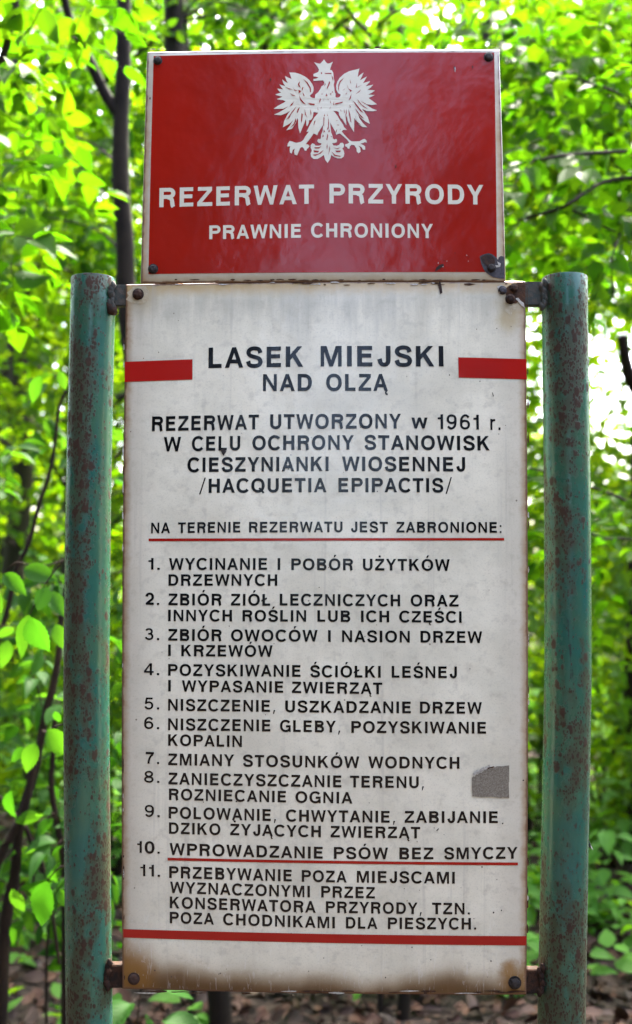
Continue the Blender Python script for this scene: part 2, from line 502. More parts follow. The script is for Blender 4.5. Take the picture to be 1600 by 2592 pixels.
G = {
 'A': (.95, g_A, .0), 'B': (.80, lambda: [rc(0, 0, t, 1), st([(t, 1 - h / 2), (.45, 1 - h / 2)] + arc(.47, .745, .205, .255 - h / 2, 80, -80, 10) + [(.45, .49 + h / 2), (t, .49 + h / 2)], t),
      st([(t, .41 + h / 2), (.47, .41 + h / 2)] + arc(.49, .275, .22, .30 - h / 2, 80, -80, 10) + [(.47, h / 2), (t, h / 2)], t)], .08),
 'C': (.92, g_C, .04), 'D': (.87, lambda: [rc(0, 0, t, 1), st([(t, 1 - h / 2), (.38, 1 - h / 2)] + arc(.42, .5, .355, .5 - h / 2, 82, -82, 18) + [(.38, h / 2), (t, h / 2)], t)], .08),
 'E': (.75, g_E, .08), 'G': (.96, lambda: [st(arc(.50, .5, .40, .43, 38, 336, 26), t), rc(.52, .37, .95, .37 + h), rc(.80, 0, .95, .37)], .04),
 'H': (.85, lambda: [rc(0, 0, t, 1), rc(.85 - t, 0, .85, 1), rc(t, .42, .85 - t, .42 + h)], .08), 'I': (t, lambda: [rc(0, 0, t, 1)], .085),
 'J': (.66, lambda: [st([(.66 - t / 2, 1), (.66 - t / 2, .32)] + arc(.34, .32, .32 - t / 2, .335 - h / 2, -10, -170, 12)[0:] + [(t / 2 - .01, .37)], t)], .05),
 'K': (.88, lambda: [rc(0, 0, t, 1), po((t, .33), (t, .60), (.60, 1), (.85, 1)), po((.345, .47), (.50, .64), (.90, 0), (.655, 0))], .06),
 'L': (.68, lambda: [rc(0, 0, t, 1), rc(t, 0, .68, h)], .07), 'M': (1.03, lambda: [rc(0, 0, .175, 1), rc(.855, 0, 1.03, 1), po((.175, 1), (.29, 1), (.515, .30), (.515, 0), (.425, 0), (.175, .72)), po((.855, 1), (.74, 1), (.515, .30), (.515, 0), (.605, 0), (.855, .72))], .08),
 'N': (.86, lambda: [rc(0, 0, .185, 1), rc(.675, 0, .86, 1), po((.185, 1), (.20, 1), (.675, .30), (.675, 0), (.66, 0), (.185, .70))], .08),
 'O': (1.02, lambda: [ell(1.02)], .045), 'P': (.79, g_P, .08), 'Q': (1.02, lambda: [ell(1.02), po((.55, .28), (.66, .37), (1.0, .02), (.88, -.07))], .045),
 'R': (.85, g_R, .08), 'S': (.84, g_S, .045), 'T': (.82, lambda: [rc(0, 1 - h, .82, 1), rc(.41 - t / 2, 0, .41 + t / 2, 1 - h)], .02),
 'U': (.84, lambda: [st([(t / 2, 1), (t / 2, .36)] + arc(.42, .36, .42 - t / 2, .375 - h / 2, 180, 360, 18) + [(.84 - t / 2, 1)], t)], .075),
 'W': (1.30, g_W, .0), 'Y': (.90, lambda: [po((0, 1), (.225, 1), (.55, .45), (.35, .40)), po((.675, 1), (.90, 1), (.55, .40), (.35, .45)), rc(.45 - t / 2, 0, .45 + t / 2, .435)], .0),
 'Z': (.82, g_Z, .035),
 'w': (1.0, lambda: [po((0, .74), (.185, .74), (.34, 0), (.19, 0)), po((.19, 0), (.34, 0), (.585, .74), (.415, .74)), po((.415, .74), (.585, .74), (.81, 0), (.66, 0)), po((.66, 0), (.81, 0), (1.0, .74), (.815, .74))], .01),
 'r': (.46, lambda: [rc(0, 0, .18, .74), st([(.09, .42), (.15, .58), (.27, .66), (.44, .67)], .17)], .06),
 '.': (.2, lambda: [rc(0, 0, .19, .18)], .10), ',': (.2, lambda: [po((.04, .17), (.0, -.17), (.07, -.17), (.19, .17))], .10),
 ':': (.2, lambda: [rc(0, .0, .17, .16), rc(0, .55, .17, .71)], .10), '/': (.5, lambda: [po((0, -.10), (.10, -.10), (.50, 1.08), (.40, 1.08))], .04),
 '1': (.44, lambda: [rc(.23, 0, .42, 1), po((.23, .80), (.23, .66), (.02, .66), (.02, .79)), ], .07),
 '2': (.76, lambda: [st(arc(.375, .665, .265, .28, 175, -35, 14) + [(.30, .26), (.13, .10)], t), rc(.03, 0, .74, h)], .06),
 '3': (.76, lambda: [st(arc(.365, .725, .235, .205, 165, -80, 12) + [(.30, .525)], .175), st([(.30, .525)] + arc(.375, .295, .275, .23, 80, -170, 14), .175)], .06),
 '4': (.80, lambda: [rc(.47, 0, .65, 1), rc(.0, .20, .79, .35), po((0, .35), (.175, .35), (.47, .80), (.47, 1))], .05),
 '5': (.76, lambda: [po((.13, 1), (.68, 1), (.68, .85), (.26, .85), (.22, .58), (.20, .45), (.04, .45)), st([(.14, .53)] + arc(.365, .335, .285, .27, 120, -165, 16), .175)], .06),
 '6': (.77, lambda: [st(arc(.385, .325, .285, .255, 0, 350, 22), .18, True), st(cat([(.66, .80), (.52, .93), (.33, .93), (.15, .76), (.10, .48), (.11, .30)]), .18)], .06),
 '7': (.76, lambda: [rc(0, 1 - h, .74, 1), st(cat([(.64, 1 - h), (.44, .62), (.29, .28), (.26, 0)]), .19)], .06),
 '8': (.78, lambda: [st(arc(.39, .275, .295, .205, 0, 350, 20), .18, True), st(arc(.39, .735, .255, .195, 0, 350, 20), .17, True)], .06),
 '9': (.77, lambda: [st(arc(.385, .675, .285, .255, 0, 350, 22), .18, True), st(cat([(.11, .20), (.25, .07), (.44, .07), (.62, .24), (.67, .52), (.66, .70)]), .18)], .06),
 '0': (.80, lambda: [st(arc(.40, .5, .30, .43, 0, 350, 26, 2.4), t, True)], .06),
}
def acute(cx): return po((cx - .09, 1.10), (cx + .03, 1.10), (cx + .17, 1.31), (cx - .02, 1.31))
def ogon(x): return st(cat([(x + .04, .04), (x - .04, -.06), (x - .03, -.17), (x + .08, -.20)]), .10)
for ch, b, ex in (('Ó', 'O', lambda: [acute(.50)]), ('Ś', 'S', lambda: [acute(.42)]), ('Ż', 'Z', lambda: [rc(.32, 1.11, .50, 1.28)]),
                  ('Ą', 'A', lambda: [ogon(.86)]), ('Ę', 'E', lambda: [ogon(.58)]), ('Ł', 'L', lambda: [po((-.09, .34), (-.09, .50), (.40, .72), (.40, .56))])):
    G[ch] = (G[b][0], (lambda b=b, ex=ex: G[b][1]() + ex()), G[b][2])

def layout(text, track=0.10, space=0.62):
    x, out = 0.0, []
    for i, ch in enumerate(text):
        if ch == ' ':
            x += space; continue
        w, fn, sb = G[ch]
        if out: x += sb
        out.append((x, ch)); x += w
        end = x
        x += sb + track
    return out, end

def write(P, runs, mat, parent, lift=0.0006, name='lettering'):
    """runs: (text, x0, y0, x1, y1, cap height) in photograph pixels, baseline from (x0,y0) to (x1,y1)"""
    mb = MB()
    for text, x0, y0, x1, y1, cap in runs:
        a, b = P.at(x0, y0), P.at(x1, y1)
        top = P.at((x0 + x1) / 2, (y0 + y1) / 2 - cap)
        ch_h = top.z - (a.z + b.z) / 2
        items, W = layout(text)
        ex, ez = (b.x - a.x) / W, (b.z - a.z) / W
        for gx, ch in items:
            for k, (vs, fs) in enumerate(G[ch][1]()):
                pts = []
                for (vx, vy) in vs:
                    X = a.x + ex * (gx + vx); Z = a.z + ez * (gx + vx) + vy * ch_h
                    pts.append((X, P.y(X, Z) - lift - 0.00004 * k, Z))
                mb.add(pts, fs)
    return mb.build(name, mat, parent)

def patch(P, quad, mat, parent, name, lift=0.0004, nx=1, nz=1):
    """a flat painted patch lying on the plate; quad = tl, tr, br, bl in photograph pixels"""
    q = [P.at(*c) for c in quad]
    mb = MB(); vs = []; fs = []
    for j in range(nz + 1):
        for i in range(nx + 1):
            u, v = i / nx, j / nz
            p = (q[3] * (1 - u) + q[2] * u) * (1 - v) + (q[0] * (1 - u) + q[1] * u) * v
            vs.append((p.x, P.y(p.x, p.z) - lift, p.z))
    for j in range(nz):
        for i in range(nx):
            a = j * (nx + 1) + i
            fs.append((a, a + 1, a + nx + 2, a + nx + 1))
    mb.add(vs, fs, 0, True)
    return mb.build(name, mat, parent)

def blot(P, pts, mb, mat=0, lift=0.0009):
    tri = tessellate_polygon([[Vector((x, -y, 0)) for x, y in pts]])
    vs = [P.at(x, y, lift) for x, y in pts]
    mb.add(vs, [tuple(f) for f in tri], mat)

def ragged(cx, cy, rx, ry, rng, n=16, j=0.3):
    return [(cx + rx * math.cos(2 * math.pi * i / n) * (1 + rng.uniform(-j, j)), cy + ry * math.sin(2 * math.pi * i / n) * (1 + rng.uniform(-j, j))) for i in range(n)]

# ================================================================== THE SIGN: build
sign = empty('information_sign', (LOW.xc, YB + 0.03, 0.0))
tag(sign, 'weathered nature reserve notice with red emblem plate above white rules board between two green posts', 'sign')

upper = link('emblem_plate', plate_mesh(UPP, 16, 12), sign, [M['border_enamel']])
upper['label'] = 'red plate with white eagle and pale rusty border'
lower = link('rules_board', plate_mesh(LOW, 18, 32), sign, [M['white_enamel']])
lower['label'] = 'white rules board with black lettering and rusty rim'

# --- upper plate
patch(UPP, ((389, 142), (1251, 133), (1258, 689), (376, 694)), M['red_enamel'], upper, 'red_field', 0.0004, 14, 10)
write(UPP, [('REZERWAT', 403.5, 525, 795, 516, 49), ('PRZYRODY', 834, 515, 1224, 518, 50)], M['white_letter'], upper, 0.00060)
write(UPP, [('PRAWNIE', 530, 606, 762, 602, 35), ('CHRONIONY', 788, 601, 1096, 603, 36)], M['white_letter'], upper, 0.00060)

# the crowned eagle, outlined in a 1512 x 1418 enlargement of its 320 x 300 pixel place
EAG = [(757,100),(776,128),(795,148),(822,148),(862,128),(842,180),(828,222),(852,232),(868,262),(872,320),(882,362),(873,405),(880,455),(886,495),(896,512),(892,545),(905,556),(932,553),(953,538),(956,520),
 (922,500),(905,460),(903,410),(917,365),(945,320),(1000,270),(1060,240),(1120,225),(1180,210),(1168,262),(1160,312),(1192,282),(1230,256),(1208,310),(1188,350),(1228,325),(1270,303),(1245,350),(1222,385),(1262,372),(1310,360),(1280,395),(1255,420),(1300,412),(1346,402),(1310,440),(1275,465),(1318,466),(1366,472),(1325,500),(1285,520),(1322,522),(1364,526),(1325,545),(1290,560),
 (1335,595),(1390,635),(1330,645),(1252,632),(1300,668),(1340,690),(1390,708),(1345,720),(1268,716),(1210,690),(1240,730),(1280,790),(1305,870),(1250,840),(1200,800),(1165,755),(1178,800),(1220,860),(1275,912),(1220,908),(1165,870),(1120,800),(1118,880),(1115,968),(1075,905),(1040,830),(1030,765),(1018,800),(1024,888),(995,845),(978,815),(958,800),(938,760),(935,730),(915,718),(865,715),
 (885,730),(918,775),(950,830),(985,880),(995,908),(1030,942),(985,942),(968,962),(1010,1010),(1060,1062),(1088,1080),(1130,1080),(1180,1078),(1215,1058),(1240,1048),(1262,1065),(1268,1095),(1245,1088),(1225,1098),(1190,1108),(1225,1122),(1248,1140),(1250,1180),(1222,1178),(1208,1150),(1170,1130),(1190,1160),(1195,1205),(1168,1222),(1148,1200),(1145,1165),(1120,1125),(1085,1120),(1065,1140),(1062,1168),(1040,1165),(1030,1145),(1010,1138),(1012,1115),(1045,1105),(1058,1092),(1030,1055),(985,1015),(945,985),(920,990),(905,1002),(895,965),(868,920),(848,885),(832,855),
 (835,915),(842,975),(858,1010),(862,1045),(885,1058),(900,1048),(914,1062),(908,1090),(880,1100),(855,1100),(868,1128),(910,1132),(940,1120),(952,1098),(980,1096),(998,1120),(992,1150),(975,1165),(992,1190),(1000,1225),(992,1262),(965,1282),(920,1282),(875,1264),(843,1240),(832,1288),(800,1338),(772,1300),(755,1242),(718,1268),(680,1288),(635,1290),(605,1265),(596,1225),(612,1188),(598,1155),(598,1125),(618,1102),(642,1112),(655,1130),(695,1132),(722,1122),(728,1102),(695,1098),(675,1075),(688,1048),(715,1055),(722,1030),(722,1000),(742,955),(746,915),(748,880),
 (728,910),(705,945),(690,972),(676,1006),(652,992),(632,985),(600,1035),(565,1078),(540,1112),(570,1118),(584,1138),(566,1162),(556,1166),(545,1192),(525,1188),(518,1165),(496,1145),(472,1160),(458,1195),(436,1248),(408,1238),(398,1205),(408,1165),(385,1180),(370,1225),(350,1212),(346,1170),(355,1138),(318,1140),(325,1105),(346,1074),(380,1082),(425,1098),(480,1086),(512,1062),(528,1028),(560,985),(578,962),(548,965),(568,925),(582,895),(608,850),(640,795),(690,738),(632,728),
 (622,790),(600,828),(582,825),(575,860),(555,900),(546,885),(545,840),(540,812),(520,870),(470,985),(450,910),(448,820),(440,800),(420,860),(375,930),(305,948),(350,890),(388,828),(350,865),(266,912),(280,840),(315,770),(350,715),(300,745),(240,768),(160,760),(215,735),(285,695),(330,660),(270,690),(155,690),(205,655),(270,620),(300,600),(265,585),(190,575),(235,558),(262,545),(220,535),(172,520),(215,505),(245,495),(220,478),(200,448),(240,455),(268,458),(245,430),(222,398),(262,410),(292,418),(272,385),(258,340),(290,365),(325,385),(305,345),(290,298),(330,318),(370,335),(358,300),(344,256),(410,258),(470,275),(530,305),(580,345),(615,390),(632,430),(632,475),(618,505),(588,530),(595,548),(625,562),(648,562),(655,518),(690,490),(712,455),(725,425),(755,405),(762,375),(748,350),(700,352),(632,358),(630,335),(665,328),(690,318),(660,305),(632,302),(630,275),(660,262),(688,250),(698,222),(682,190),(640,135),(685,148),(712,150),(735,128)]
SLIT = [[(505,330),(560,375),(600,440),(602,490),(592,492),(585,445),(550,385)],[(945,360),(1000,315),(950,380),(935,440),(938,490),(925,450),(928,400)],
 [(470,360),(462,400),(478,440),(455,425),(445,395)],[(452,462),(486,480),(455,510)],[(500,470),(512,435),(500,430),(490,470)],[(500,490),(528,535),(512,535)],[(380,425),(400,460),(440,475),(405,475)],[(290,428),(380,460),(340,458)],[(350,505),(420,540),(380,535)],
 [(462,530),(480,570),(520,615),(545,640),(505,625),(470,585)],[(565,620),(645,632),(645,648),(590,642)],[(400,600),(360,640),(345,665),(375,650)],[(430,660),(370,730),(300,830),(330,800),(400,710)],[(370,745),(350,770),(325,820),(345,800)],[(470,665),(440,700),(432,740),(445,735)],[(490,740),(505,760),(490,860),(482,830)],[(525,690),(545,770),(560,800),(530,760)],[(590,690),(606,740),(600,775)],
 [(420,800),(395,870),(350,920),(400,885),(425,840)],
 [(1030,400),(1060,470),(1085,465),(1045,450)],[(1065,335),(1082,390),(1072,385)],[(1060,460),(1095,475),(1070,490)],[(1040,480),(1010,525),(1025,515)],[(975,470),(1010,450),(1000,462)],[(1150,380),(1135,440),(1148,435)],[(1130,445),(1220,400),(1170,430)],[(1200,460),(1130,520),(1180,490)],[(1085,510),(1080,565),(1050,595),(1068,550)],
 [(890,625),(985,605),(975,620),(890,642)],[(1150,570),(1210,640),(1290,700),(1230,670),(1175,615)],[(1190,590),(1290,650),(1240,630)],[(1100,590),(1150,640),(1230,740),(1190,720),(1130,640)],[(1130,680),(1180,750),(1240,810),(1200,790),(1150,730)],[(1050,690),(1072,760),(1085,860),(1072,840),(1055,760)],[(1060,640),(1080,670),(1070,675)],[(995,680),(1008,735),(1000,740)],[(1025,690),(1030,740),(1010,810),(1015,760)],[(950,690),(965,720),(958,722)],[(1125,760),(1150,840),(1200,885),(1150,860)],
 [(720,255),(735,255),(735,275),(722,275)],[(760,262),(840,262),(850,275),(770,272)],[(640,308),(680,312),(690,318),(640,326)],[(820,360),(832,380),(800,450),(790,445)],[(770,375),(760,425),(775,400)],[(850,285),(868,330),(868,360),(852,320)],[(735,495),(728,525),(738,520)],[(785,505),(800,535),(775,540)],[(830,510),(845,500),(842,535)],[(712,560),(720,580),(706,620),(700,600)],[(765,565),(740,600),(752,590)],[(830,585),(842,625),(832,620)],[(800,565),(812,585),(806,588)],[(872,600),(880,640),(868,650)],[(680,665),(690,705),(682,705)],[(835,655),(830,695),(824,690)],[(725,655),(718,690),(726,688)],[(860,480),(865,500),(850,490)],
 [(765,745),(768,780),(758,775)],[(795,745),(805,775),(798,780)],[(752,785),(762,800),(758,900),(750,890)],[(808,785),(818,860),(812,930),(790,945),(806,900)],[(755,935),(775,975),(765,965),(750,980)],[(820,930),(828,975),(818,962),(805,975)],[(745,995),(755,1020),(735,1030)],[(800,985),(808,1010),(795,1070),(785,1060)],[(840,1010),(855,1030),(838,1025)],[(795,1100),(800,1140),(792,1180),(788,1140)],[(825,1130),(832,1170),(810,1240),(806,1250),(818,1190)],
 [(640,1150),(700,1150),(730,1132),(700,1165),(650,1165)],[(630,1185),(700,1195),(685,1215),(640,1210)],[(755,1180),(720,1225),(650,1255),(620,1240),(690,1228)],[(860,1150),(910,1165),(960,1150),(915,1175)],[(890,1190),(960,1190),(950,1210),(905,1210)],[(845,1200),(890,1240),(960,1255),(985,1235),(950,1265),(880,1255)],
 [(655,830),(640,880),(632,890),(642,840)],[(900,825),(930,835),(905,832)],[(905,880),(945,882),(930,890)],[(915,930),(905,980),(898,960)],[(960,930),(945,950),(948,935)]]
mb = MB()
def E2P(p): return (660 + p[0] / 4.725, 130 + p[1] / 4.725)
blot(UPP, [E2P(p) for p in EAG], mb, 0, 0.0009)
for s_ in SLIT: blot(UPP, [E2P(p) for p in s_], mb, 1, 0.0012)
mb.build('eagle_emblem', [M['white_letter'], M['red_enamel']], upper)

def bolt(P, px, py, r_px, parent, mat=None, hexa=True, hgt=0.004):
    c = P.at(px, py); r = r_px / 1804.0
    mb = MB()
    n = 6 if hexa else 14
    wash = [(c.x + r * 1.25 * math.cos(a), c.y - 0.0012, c.z + r * 1.25 * math.sin(a)) for a in [2 * math.pi * i / 18 for i in range(18)]]
    wash0 = [(x, c.y + 0.001, z) for x, y, z in wash]
    mb.add(wash + wash0, [tuple(reversed(range(18)))] + [(i, (i + 1) % 18, 18 + (i + 1) % 18, 18 + i) for i in range(18)])
    rings = [(r * 0.98, 0.001), (r, -0.4 * hgt - 0.0012), (r * 0.9, -0.85 * hgt - 0.0012), (r * 0.55, -hgt - 0.0014)]
    vs = [(c.x + q * math.cos(2 * math.pi * i / n + .3), c.y + d, c.z + q * math.sin(2 * math.pi * i / n + .3)) for q, d in rings for i in range(n)]
    fs = [(k * n + i, k * n + (i + 1) % n, (k + 1) * n + (i + 1) % n, (k + 1) * n + i) for k in range(3) for i in range(n)]
    fs.append(tuple(3 * n + i for i in range(n)))
    mb.add(vs, fs)
    return mb.build('bolt', mat or M['bolt'], parent)

for px, py, r in ((400, 154, 9.5), (1237, 145, 10.5), (388, 681, 10.5), (1244, 679, 9.5)):
    bolt(UPP, px, py, r, upper, hexa=False)

rng = random.Random(5)
mb = MB()          # lost enamel round the lower right bolt of the upper plate
blot(UPP, [(1214,650),(1222,645),(1236,641),(1246,644),(1256,652),(1262,660),(1258,668),(1262,652),(1268,648),(1276,650),(1277,706),(1262,705),(1248,702),(1238,696),(1230,690),(1224,682),(1218,668)], mb, 1, 0.0008)
blot(UPP, [(1216,652),(1230,645),(1243,646),(1252,656),(1254,668),(1240,668),(1234,676),(1222,666)], mb, 0, 0.0011)
blot(UPP, [(1250,672),(1262,672),(1258,662),(1268,668),(1266,676),(1254,678)], mb, 2, 0.0012)
blot(UPP, [(1101,688),(1104,678),(1112,671),(1122,668),(1124,672),(1114,680),(1108,684)], mb, 0, 0.0011)
for _ in range(10):
    blot(UPP, ragged(rng.uniform(1100, 1190), rng.uniform(640, 700), 1.2, 1.4, rng, 6), mb, rng.choice((0, 2)), 0.001)
for px, py in ((380, 250), (685, 202), (1150, 172), (1002, 422), (1196, 170)):
    blot(UPP, ragged(px, py, 1.6, 4, rng, 6), mb, 3, 0.001)
blot(UPP, ragged(1152, 176, 1.6, 8, rng, 7), mb, 2, 0.001)
mb.build('rust_patch', [M['rust'], M['bare'], M['chip_pale'], M['rust_brown']], upper)
mb = MB()
for i in range(20):
    blot(UPP, ragged(UPP and rng.uniform(372, 1270), 709 + rng.uniform(-1.5, 1.5), rng.uniform(3, 14), rng.uniform(1.2, 2.2), rng, 9), mb, 0, 0.0009)
for i in range(7):
    blot(UPP, ragged(rng.uniform(372, 420), 125.5, rng.uniform(2, 4), 1.6, rng, 7), mb, 1, 0.0009)
blot(UPP, ragged(958, 121, 9, 3, rng, 8), mb, 0, 0.0009)
mb.build('edge_rust', [M['rust_brown'], M['chip_pale']], upper)

# --- lower board: bands
def Z1(x, y): return (300 + x / 1.44, 850 + y / 1.44)
def Z2(x, y): return (300 + x / 1.44, 1380 + y / 1.44)
def Z3(x, y): return (300 + x / 1.44, 1900 + y / 1.44)
patch(LOW, ((316.5, 916), (487.5, 909.5), (487.5, 961), (315.5, 967)), M['red_band'], lower, 'red_bar', 0.0004, 4, 2)
patch(LOW, ((1160, 904.5), (1332.5, 909), (1333.5, 960.5), (1161, 956)), M['red_band'], lower, 'red_bar', 0.0004, 4, 2)
patch(LOW, (Z1(110, 739), Z1(1405, 737), Z1(1406, 746), Z1(110, 749)), M['red_band'], lower, 'red_rule', 0.0004, 14, 1)
patch(LOW, (Z3(179, 390), Z3(1456, 407.5), Z3(1456, 418), Z3(179, 400)), M['red_band'], lower, 'red_rule', 0.0004, 14, 1)
patch(LOW, (Z3(17, 650), Z3(1487, 676), Z3(1486, 710), Z3(18, 681)), M['red_band'], lower, 'red_band', 0.0004, 16, 1)

# --- lower board: words.  Each row lists words as (text, x0, y0, x1, y1) in one enlargement
def row(Z, words, cap, dy=0.0):
    return [(w, *Z(x0, y0 + dy), *Z(x1, y1 + dy), cap / 1.44) for w, x0, y0, x1, y1 in words]
ROWS = [
 row(Z1, [('LASEK', 328, 118, 672, 113), ('MIEJSKI', 737, 112, 1185, 112)], 75),
 row(Z1, [('NAD', 527, 202, 704, 201), ('OLZĄ', 757, 201, 982, 201)], 62),
 row(Z1, [('REZERWAT', 122, 348, 512, 341), ('UTWORZONY', 553, 340, 1030, 338), ('w', 1068, 338, 1127, 338), ('1961', 1163, 340, 1315, 342), ('r.', 1356, 343, 1393, 344)], 54),
 row(Z1, [('W', 165, 422, 228, 421), ('CELU', 268, 420, 444, 418), ('OCHRONY', 488, 417, 858, 415), ('STANOWISK', 897, 415, 1352, 418)], 53),
 row(Z1, [('CIESZYNIANKI', 252, 497, 766, 493), ('WIOSENNEJ', 815, 493, 1264, 495)], 53),
 row(Z1, [('/HACQUETIA', 294, 573, 758, 570), ('EPIPACTIS/', 802, 570, 1216, 571)], 52),
 row(Z1, [('NA', 119, 720, 188, 719), ('TERENIE', 217, 719, 444, 717), ('REZERWATU', 476, 717, 817, 716), ('JEST', 847, 716, 982, 717), ('ZABRONIONE:', 1013, 717, 1397, 718)], 39),
 row(Z2, [('1.', 108, 89, 151, 90), ('WYCINANIE', 184, 90, 542, 90), ('I', 580, 90, 590, 90), ('POBÓR', 630, 91, 854, 92), ('UŻYTKÓW', 891, 92, 1208, 94)], 43),
 row(Z2, [('DRZEWNYCH', 182, 148, 579, 148)], 42),
 row(Z2, [('2.', 98, 217, 149, 218), ('ZBIÓR', 182, 219, 375, 220), ('ZIÓŁ', 410, 220, 553, 221), ('LECZNICZYCH', 588, 220, 1027, 223), ('ORAZ', 1065, 223, 1240, 224)], 43),
 row(Z2, [('INNYCH', 181, 277, 414, 278), ('ROŚLIN', 452, 278, 684, 279), ('LUB', 725, 279, 844, 280), ('ICH', 884, 280, 987, 281), ('CZĘŚCI', 1024, 281, 1251, 283)], 42),
 row(Z2, [('3.', 95, 345, 149, 346), ('ZBIÓR', 181, 348, 375, 350), ('OWOCÓW', 410, 350, 726, 352), ('I', 764, 352, 774, 353), ('NASION', 815, 353, 1062, 355), ('DRZEW', 1101, 355, 1326, 357)], 43),
 row(Z2, [('I', 181, 404, 191, 404), ('KRZEWÓW', 229, 405, 562, 407)], 42),
 row(Z2, [('4.', 93, 473, 149, 474), ('POZYSKIWANIE', 181, 476, 664, 480), ('ŚCIÓŁKI', 699, 481, 956, 483), ('LEŚNEJ', 996, 483, 1234, 485)], 43),
 row(Z2, [('I', 181, 533, 191, 533), ('WYPASANIE', 231, 534, 601, 538), ('ZWIERZĄT', 632, 539, 962, 543)], 42),
 row(Z2, [('5.', 94, 598, 149, 599), ('NISZCZENIE,', 181, 603, 572, 608), ('USZKADZANIE', 608, 609, 1066, 613), ('DRZEW', 1099, 613, 1325, 615)], 43),
 row(Z2, [('6.', 93, 669, 149, 671), ('NISZCZENIE', 181, 674, 554, 679), ('GLEBY,', 589, 680, 809, 683), ('POZYSKIWANIE', 849, 684, 1340, 687)], 43),
 row(Z2, [('KOPALIN', 181, 731, 450, 736)], 42),
 row(Z3, [('7.', 99, 47, 149, 49), ('ZMIANY', 181, 53, 422, 57), ('STOSUNKÓW', 454, 58, 878, 64), ('WODNYCH', 911, 64, 1243, 66)], 43),
 row(Z3, [('8.', 93, 116, 150, 118), ('ZANIECZYSZCZANIE', 182, 123, 813, 134), ('TERENU,', 844, 134, 1114, 137)], 43),
 row(Z3, [('ROZNIECANIE', 184, 180, 611, 189), ('OGNIA', 645, 190, 853, 193)], 42),
 row(Z3, [('9.', 95, 240, 151, 243), ('POLOWANIE,', 183, 247, 575, 257), ('CHWYTANIE,', 611, 258, 1009, 263), ('ZABIJANIE', 1043, 263, 1383, 264)], 43),
 row(Z3, [('DZIKO', 184, 303, 372, 308), ('ŻYJĄCYCH', 407, 308, 738, 316), ('ZWIERZĄT', 773, 316, 1100, 320)], 42),
 row(Z3, [('10.', 67, 372, 151, 376), ('WPROWADZANIE', 186, 380, 745, 394), ('PSÓW', 785, 394, 983, 396), ('BEZ', 1024, 396, 1148, 396), ('SMYCZY', 1187, 396, 1455, 394)], 43),
 row(Z3, [('11.', 79, 457, 152, 460), ('PRZEBYWANIE', 185, 464, 632, 477), ('POZA', 668, 478, 832, 481), ('MIEJSCAMI', 869, 481, 1226, 485)], 43),
 row(Z3, [('WYZNACZONYMI', 188, 519, 698, 535), ('PRZEZ', 739, 535, 935, 539)], 42),
 row(Z3, [('KONSERWATORA', 187, 574, 719, 591), ('PRZYRODY,', 756, 591, 1106, 596), ('TZN.', 1143, 596, 1281, 597)], 42),
 row(Z3, [('POZA', 187, 629, 348, 634), ('CHODNIKAMI', 382, 635, 789, 648), ('DLA', 829, 648, 944, 650), ('PIESZYCH.', 982, 650, 1304, 652)], 42),
]
for r_ in ROWS: write(LOW, r_, M['black_letter'], lower, 0.00030)

# --- lower board: bolts, torn sticker, rust
mb = MB()
blot(LOW, ragged(352, 748, 30, 24, rng, 18, 0.2), mb, 0, 0.0003)
blot(LOW, ragged(1290, 770, 18, 26, rng, 18, 0.25), mb, 0, 0.0003)
mb.build('stain', M['stain'], lower)
bolt(LOW, 350, 745, 12, lower, M['rust'], True, 0.005)
bolt(LOW, 1272, 735, 9, lower, M['bare'], False, 0.003)
bolt(LOW, 1301, 730, 10, lower, M['rust'], True, 0.005)
bolt(LOW, 1292, 757, 11, lower, M['rust'], False, 0.006)
bolt(LOW, 339, 2477, 12, lower, M['rust'], False, 0.004)
bolt(LOW, 1303, 2487, 13, lower, M['bolt'], True, 0.006)
mb = MB()
blot(LOW, [(1282,728),(1290,722),(1310,722),(1318,716),(1326,712),(1330,722),(1330,778),(1322,770),(1314,762),(1306,768),(1296,768),(1284,760),(1280,745)], mb, 0, 0.0008)
blot(LOW, [(1258,726),(1268,722),(1280,726),(1276,740),(1264,742)], mb, 1, 0.0009)
blot(LOW, [(1304,756),(1312,754),(1318,762),(1326,768),(1328,780),(1320,774),(1312,764)], mb, 1, 0.0011)
blot(LOW, [(1111,692),(1115,694),(1114,712),(1118,726),(1120,741),(1114,745),(1112,734),(1109,722),(1113,710)], mb, 2, 0.0009)
for i in range(34):
    blot(LOW, ragged(rng.uniform(330, 1325), 716 + rng.uniform(-2, 6), rng.uniform(3, 18), rng.uniform(1, 2.2), rng, 9), mb, 0 if rng.random() < .7 else 1, 0.0008)
for i in range(26):
    blot(LOW, ragged(rng.uniform(325, 1325), 2512 + rng.uniform(-5, 2), rng.uniform(5, 30), rng.uniform(1, 2.6), rng, 9), mb, 0 if rng.random() < .8 else 1, 0.0008)
for s_, xx in ((0, 313), (1, 1339)):
    for i in range(26):
        y_ = rng.uniform(740, 2480)
        k = 1 - ((y_ - 1600) / 900) ** 2
        x_ = (308 + 5 * (1 - k)) if s_ == 0 else (1341 - 4 * (1 - k))
        blot(LOW, ragged(x_ + (3 if s_ == 0 else -3), y_, rng.uniform(1, 2), rng.uniform(3, 16), rng, 9), mb, 0 if rng.random() < .8 else 1, 0.0008)
mb.build('edge_rust', [M['rust_brown'], M['chip_pale'], M['rust']], lower)
mb = MB()
blot(LOW, [Z3(*p) for p in ((1288, 99), (1293, 93), (1299, 95), (1303, 86), (1310, 88), (1314, 79), (1322, 81), (1330, 75), (1334, 67), (1341, 69), (1345, 62), (1354, 65), (1362, 59), (1371, 61), (1380, 56), (1396, 57), (1424, 53), (1424, 112), (1422, 116), (1424, 172), (1398, 170), (1394, 172), (1360, 168), (1320, 169), (1290, 166), (1288, 140))], mb, 0, 0.0009)
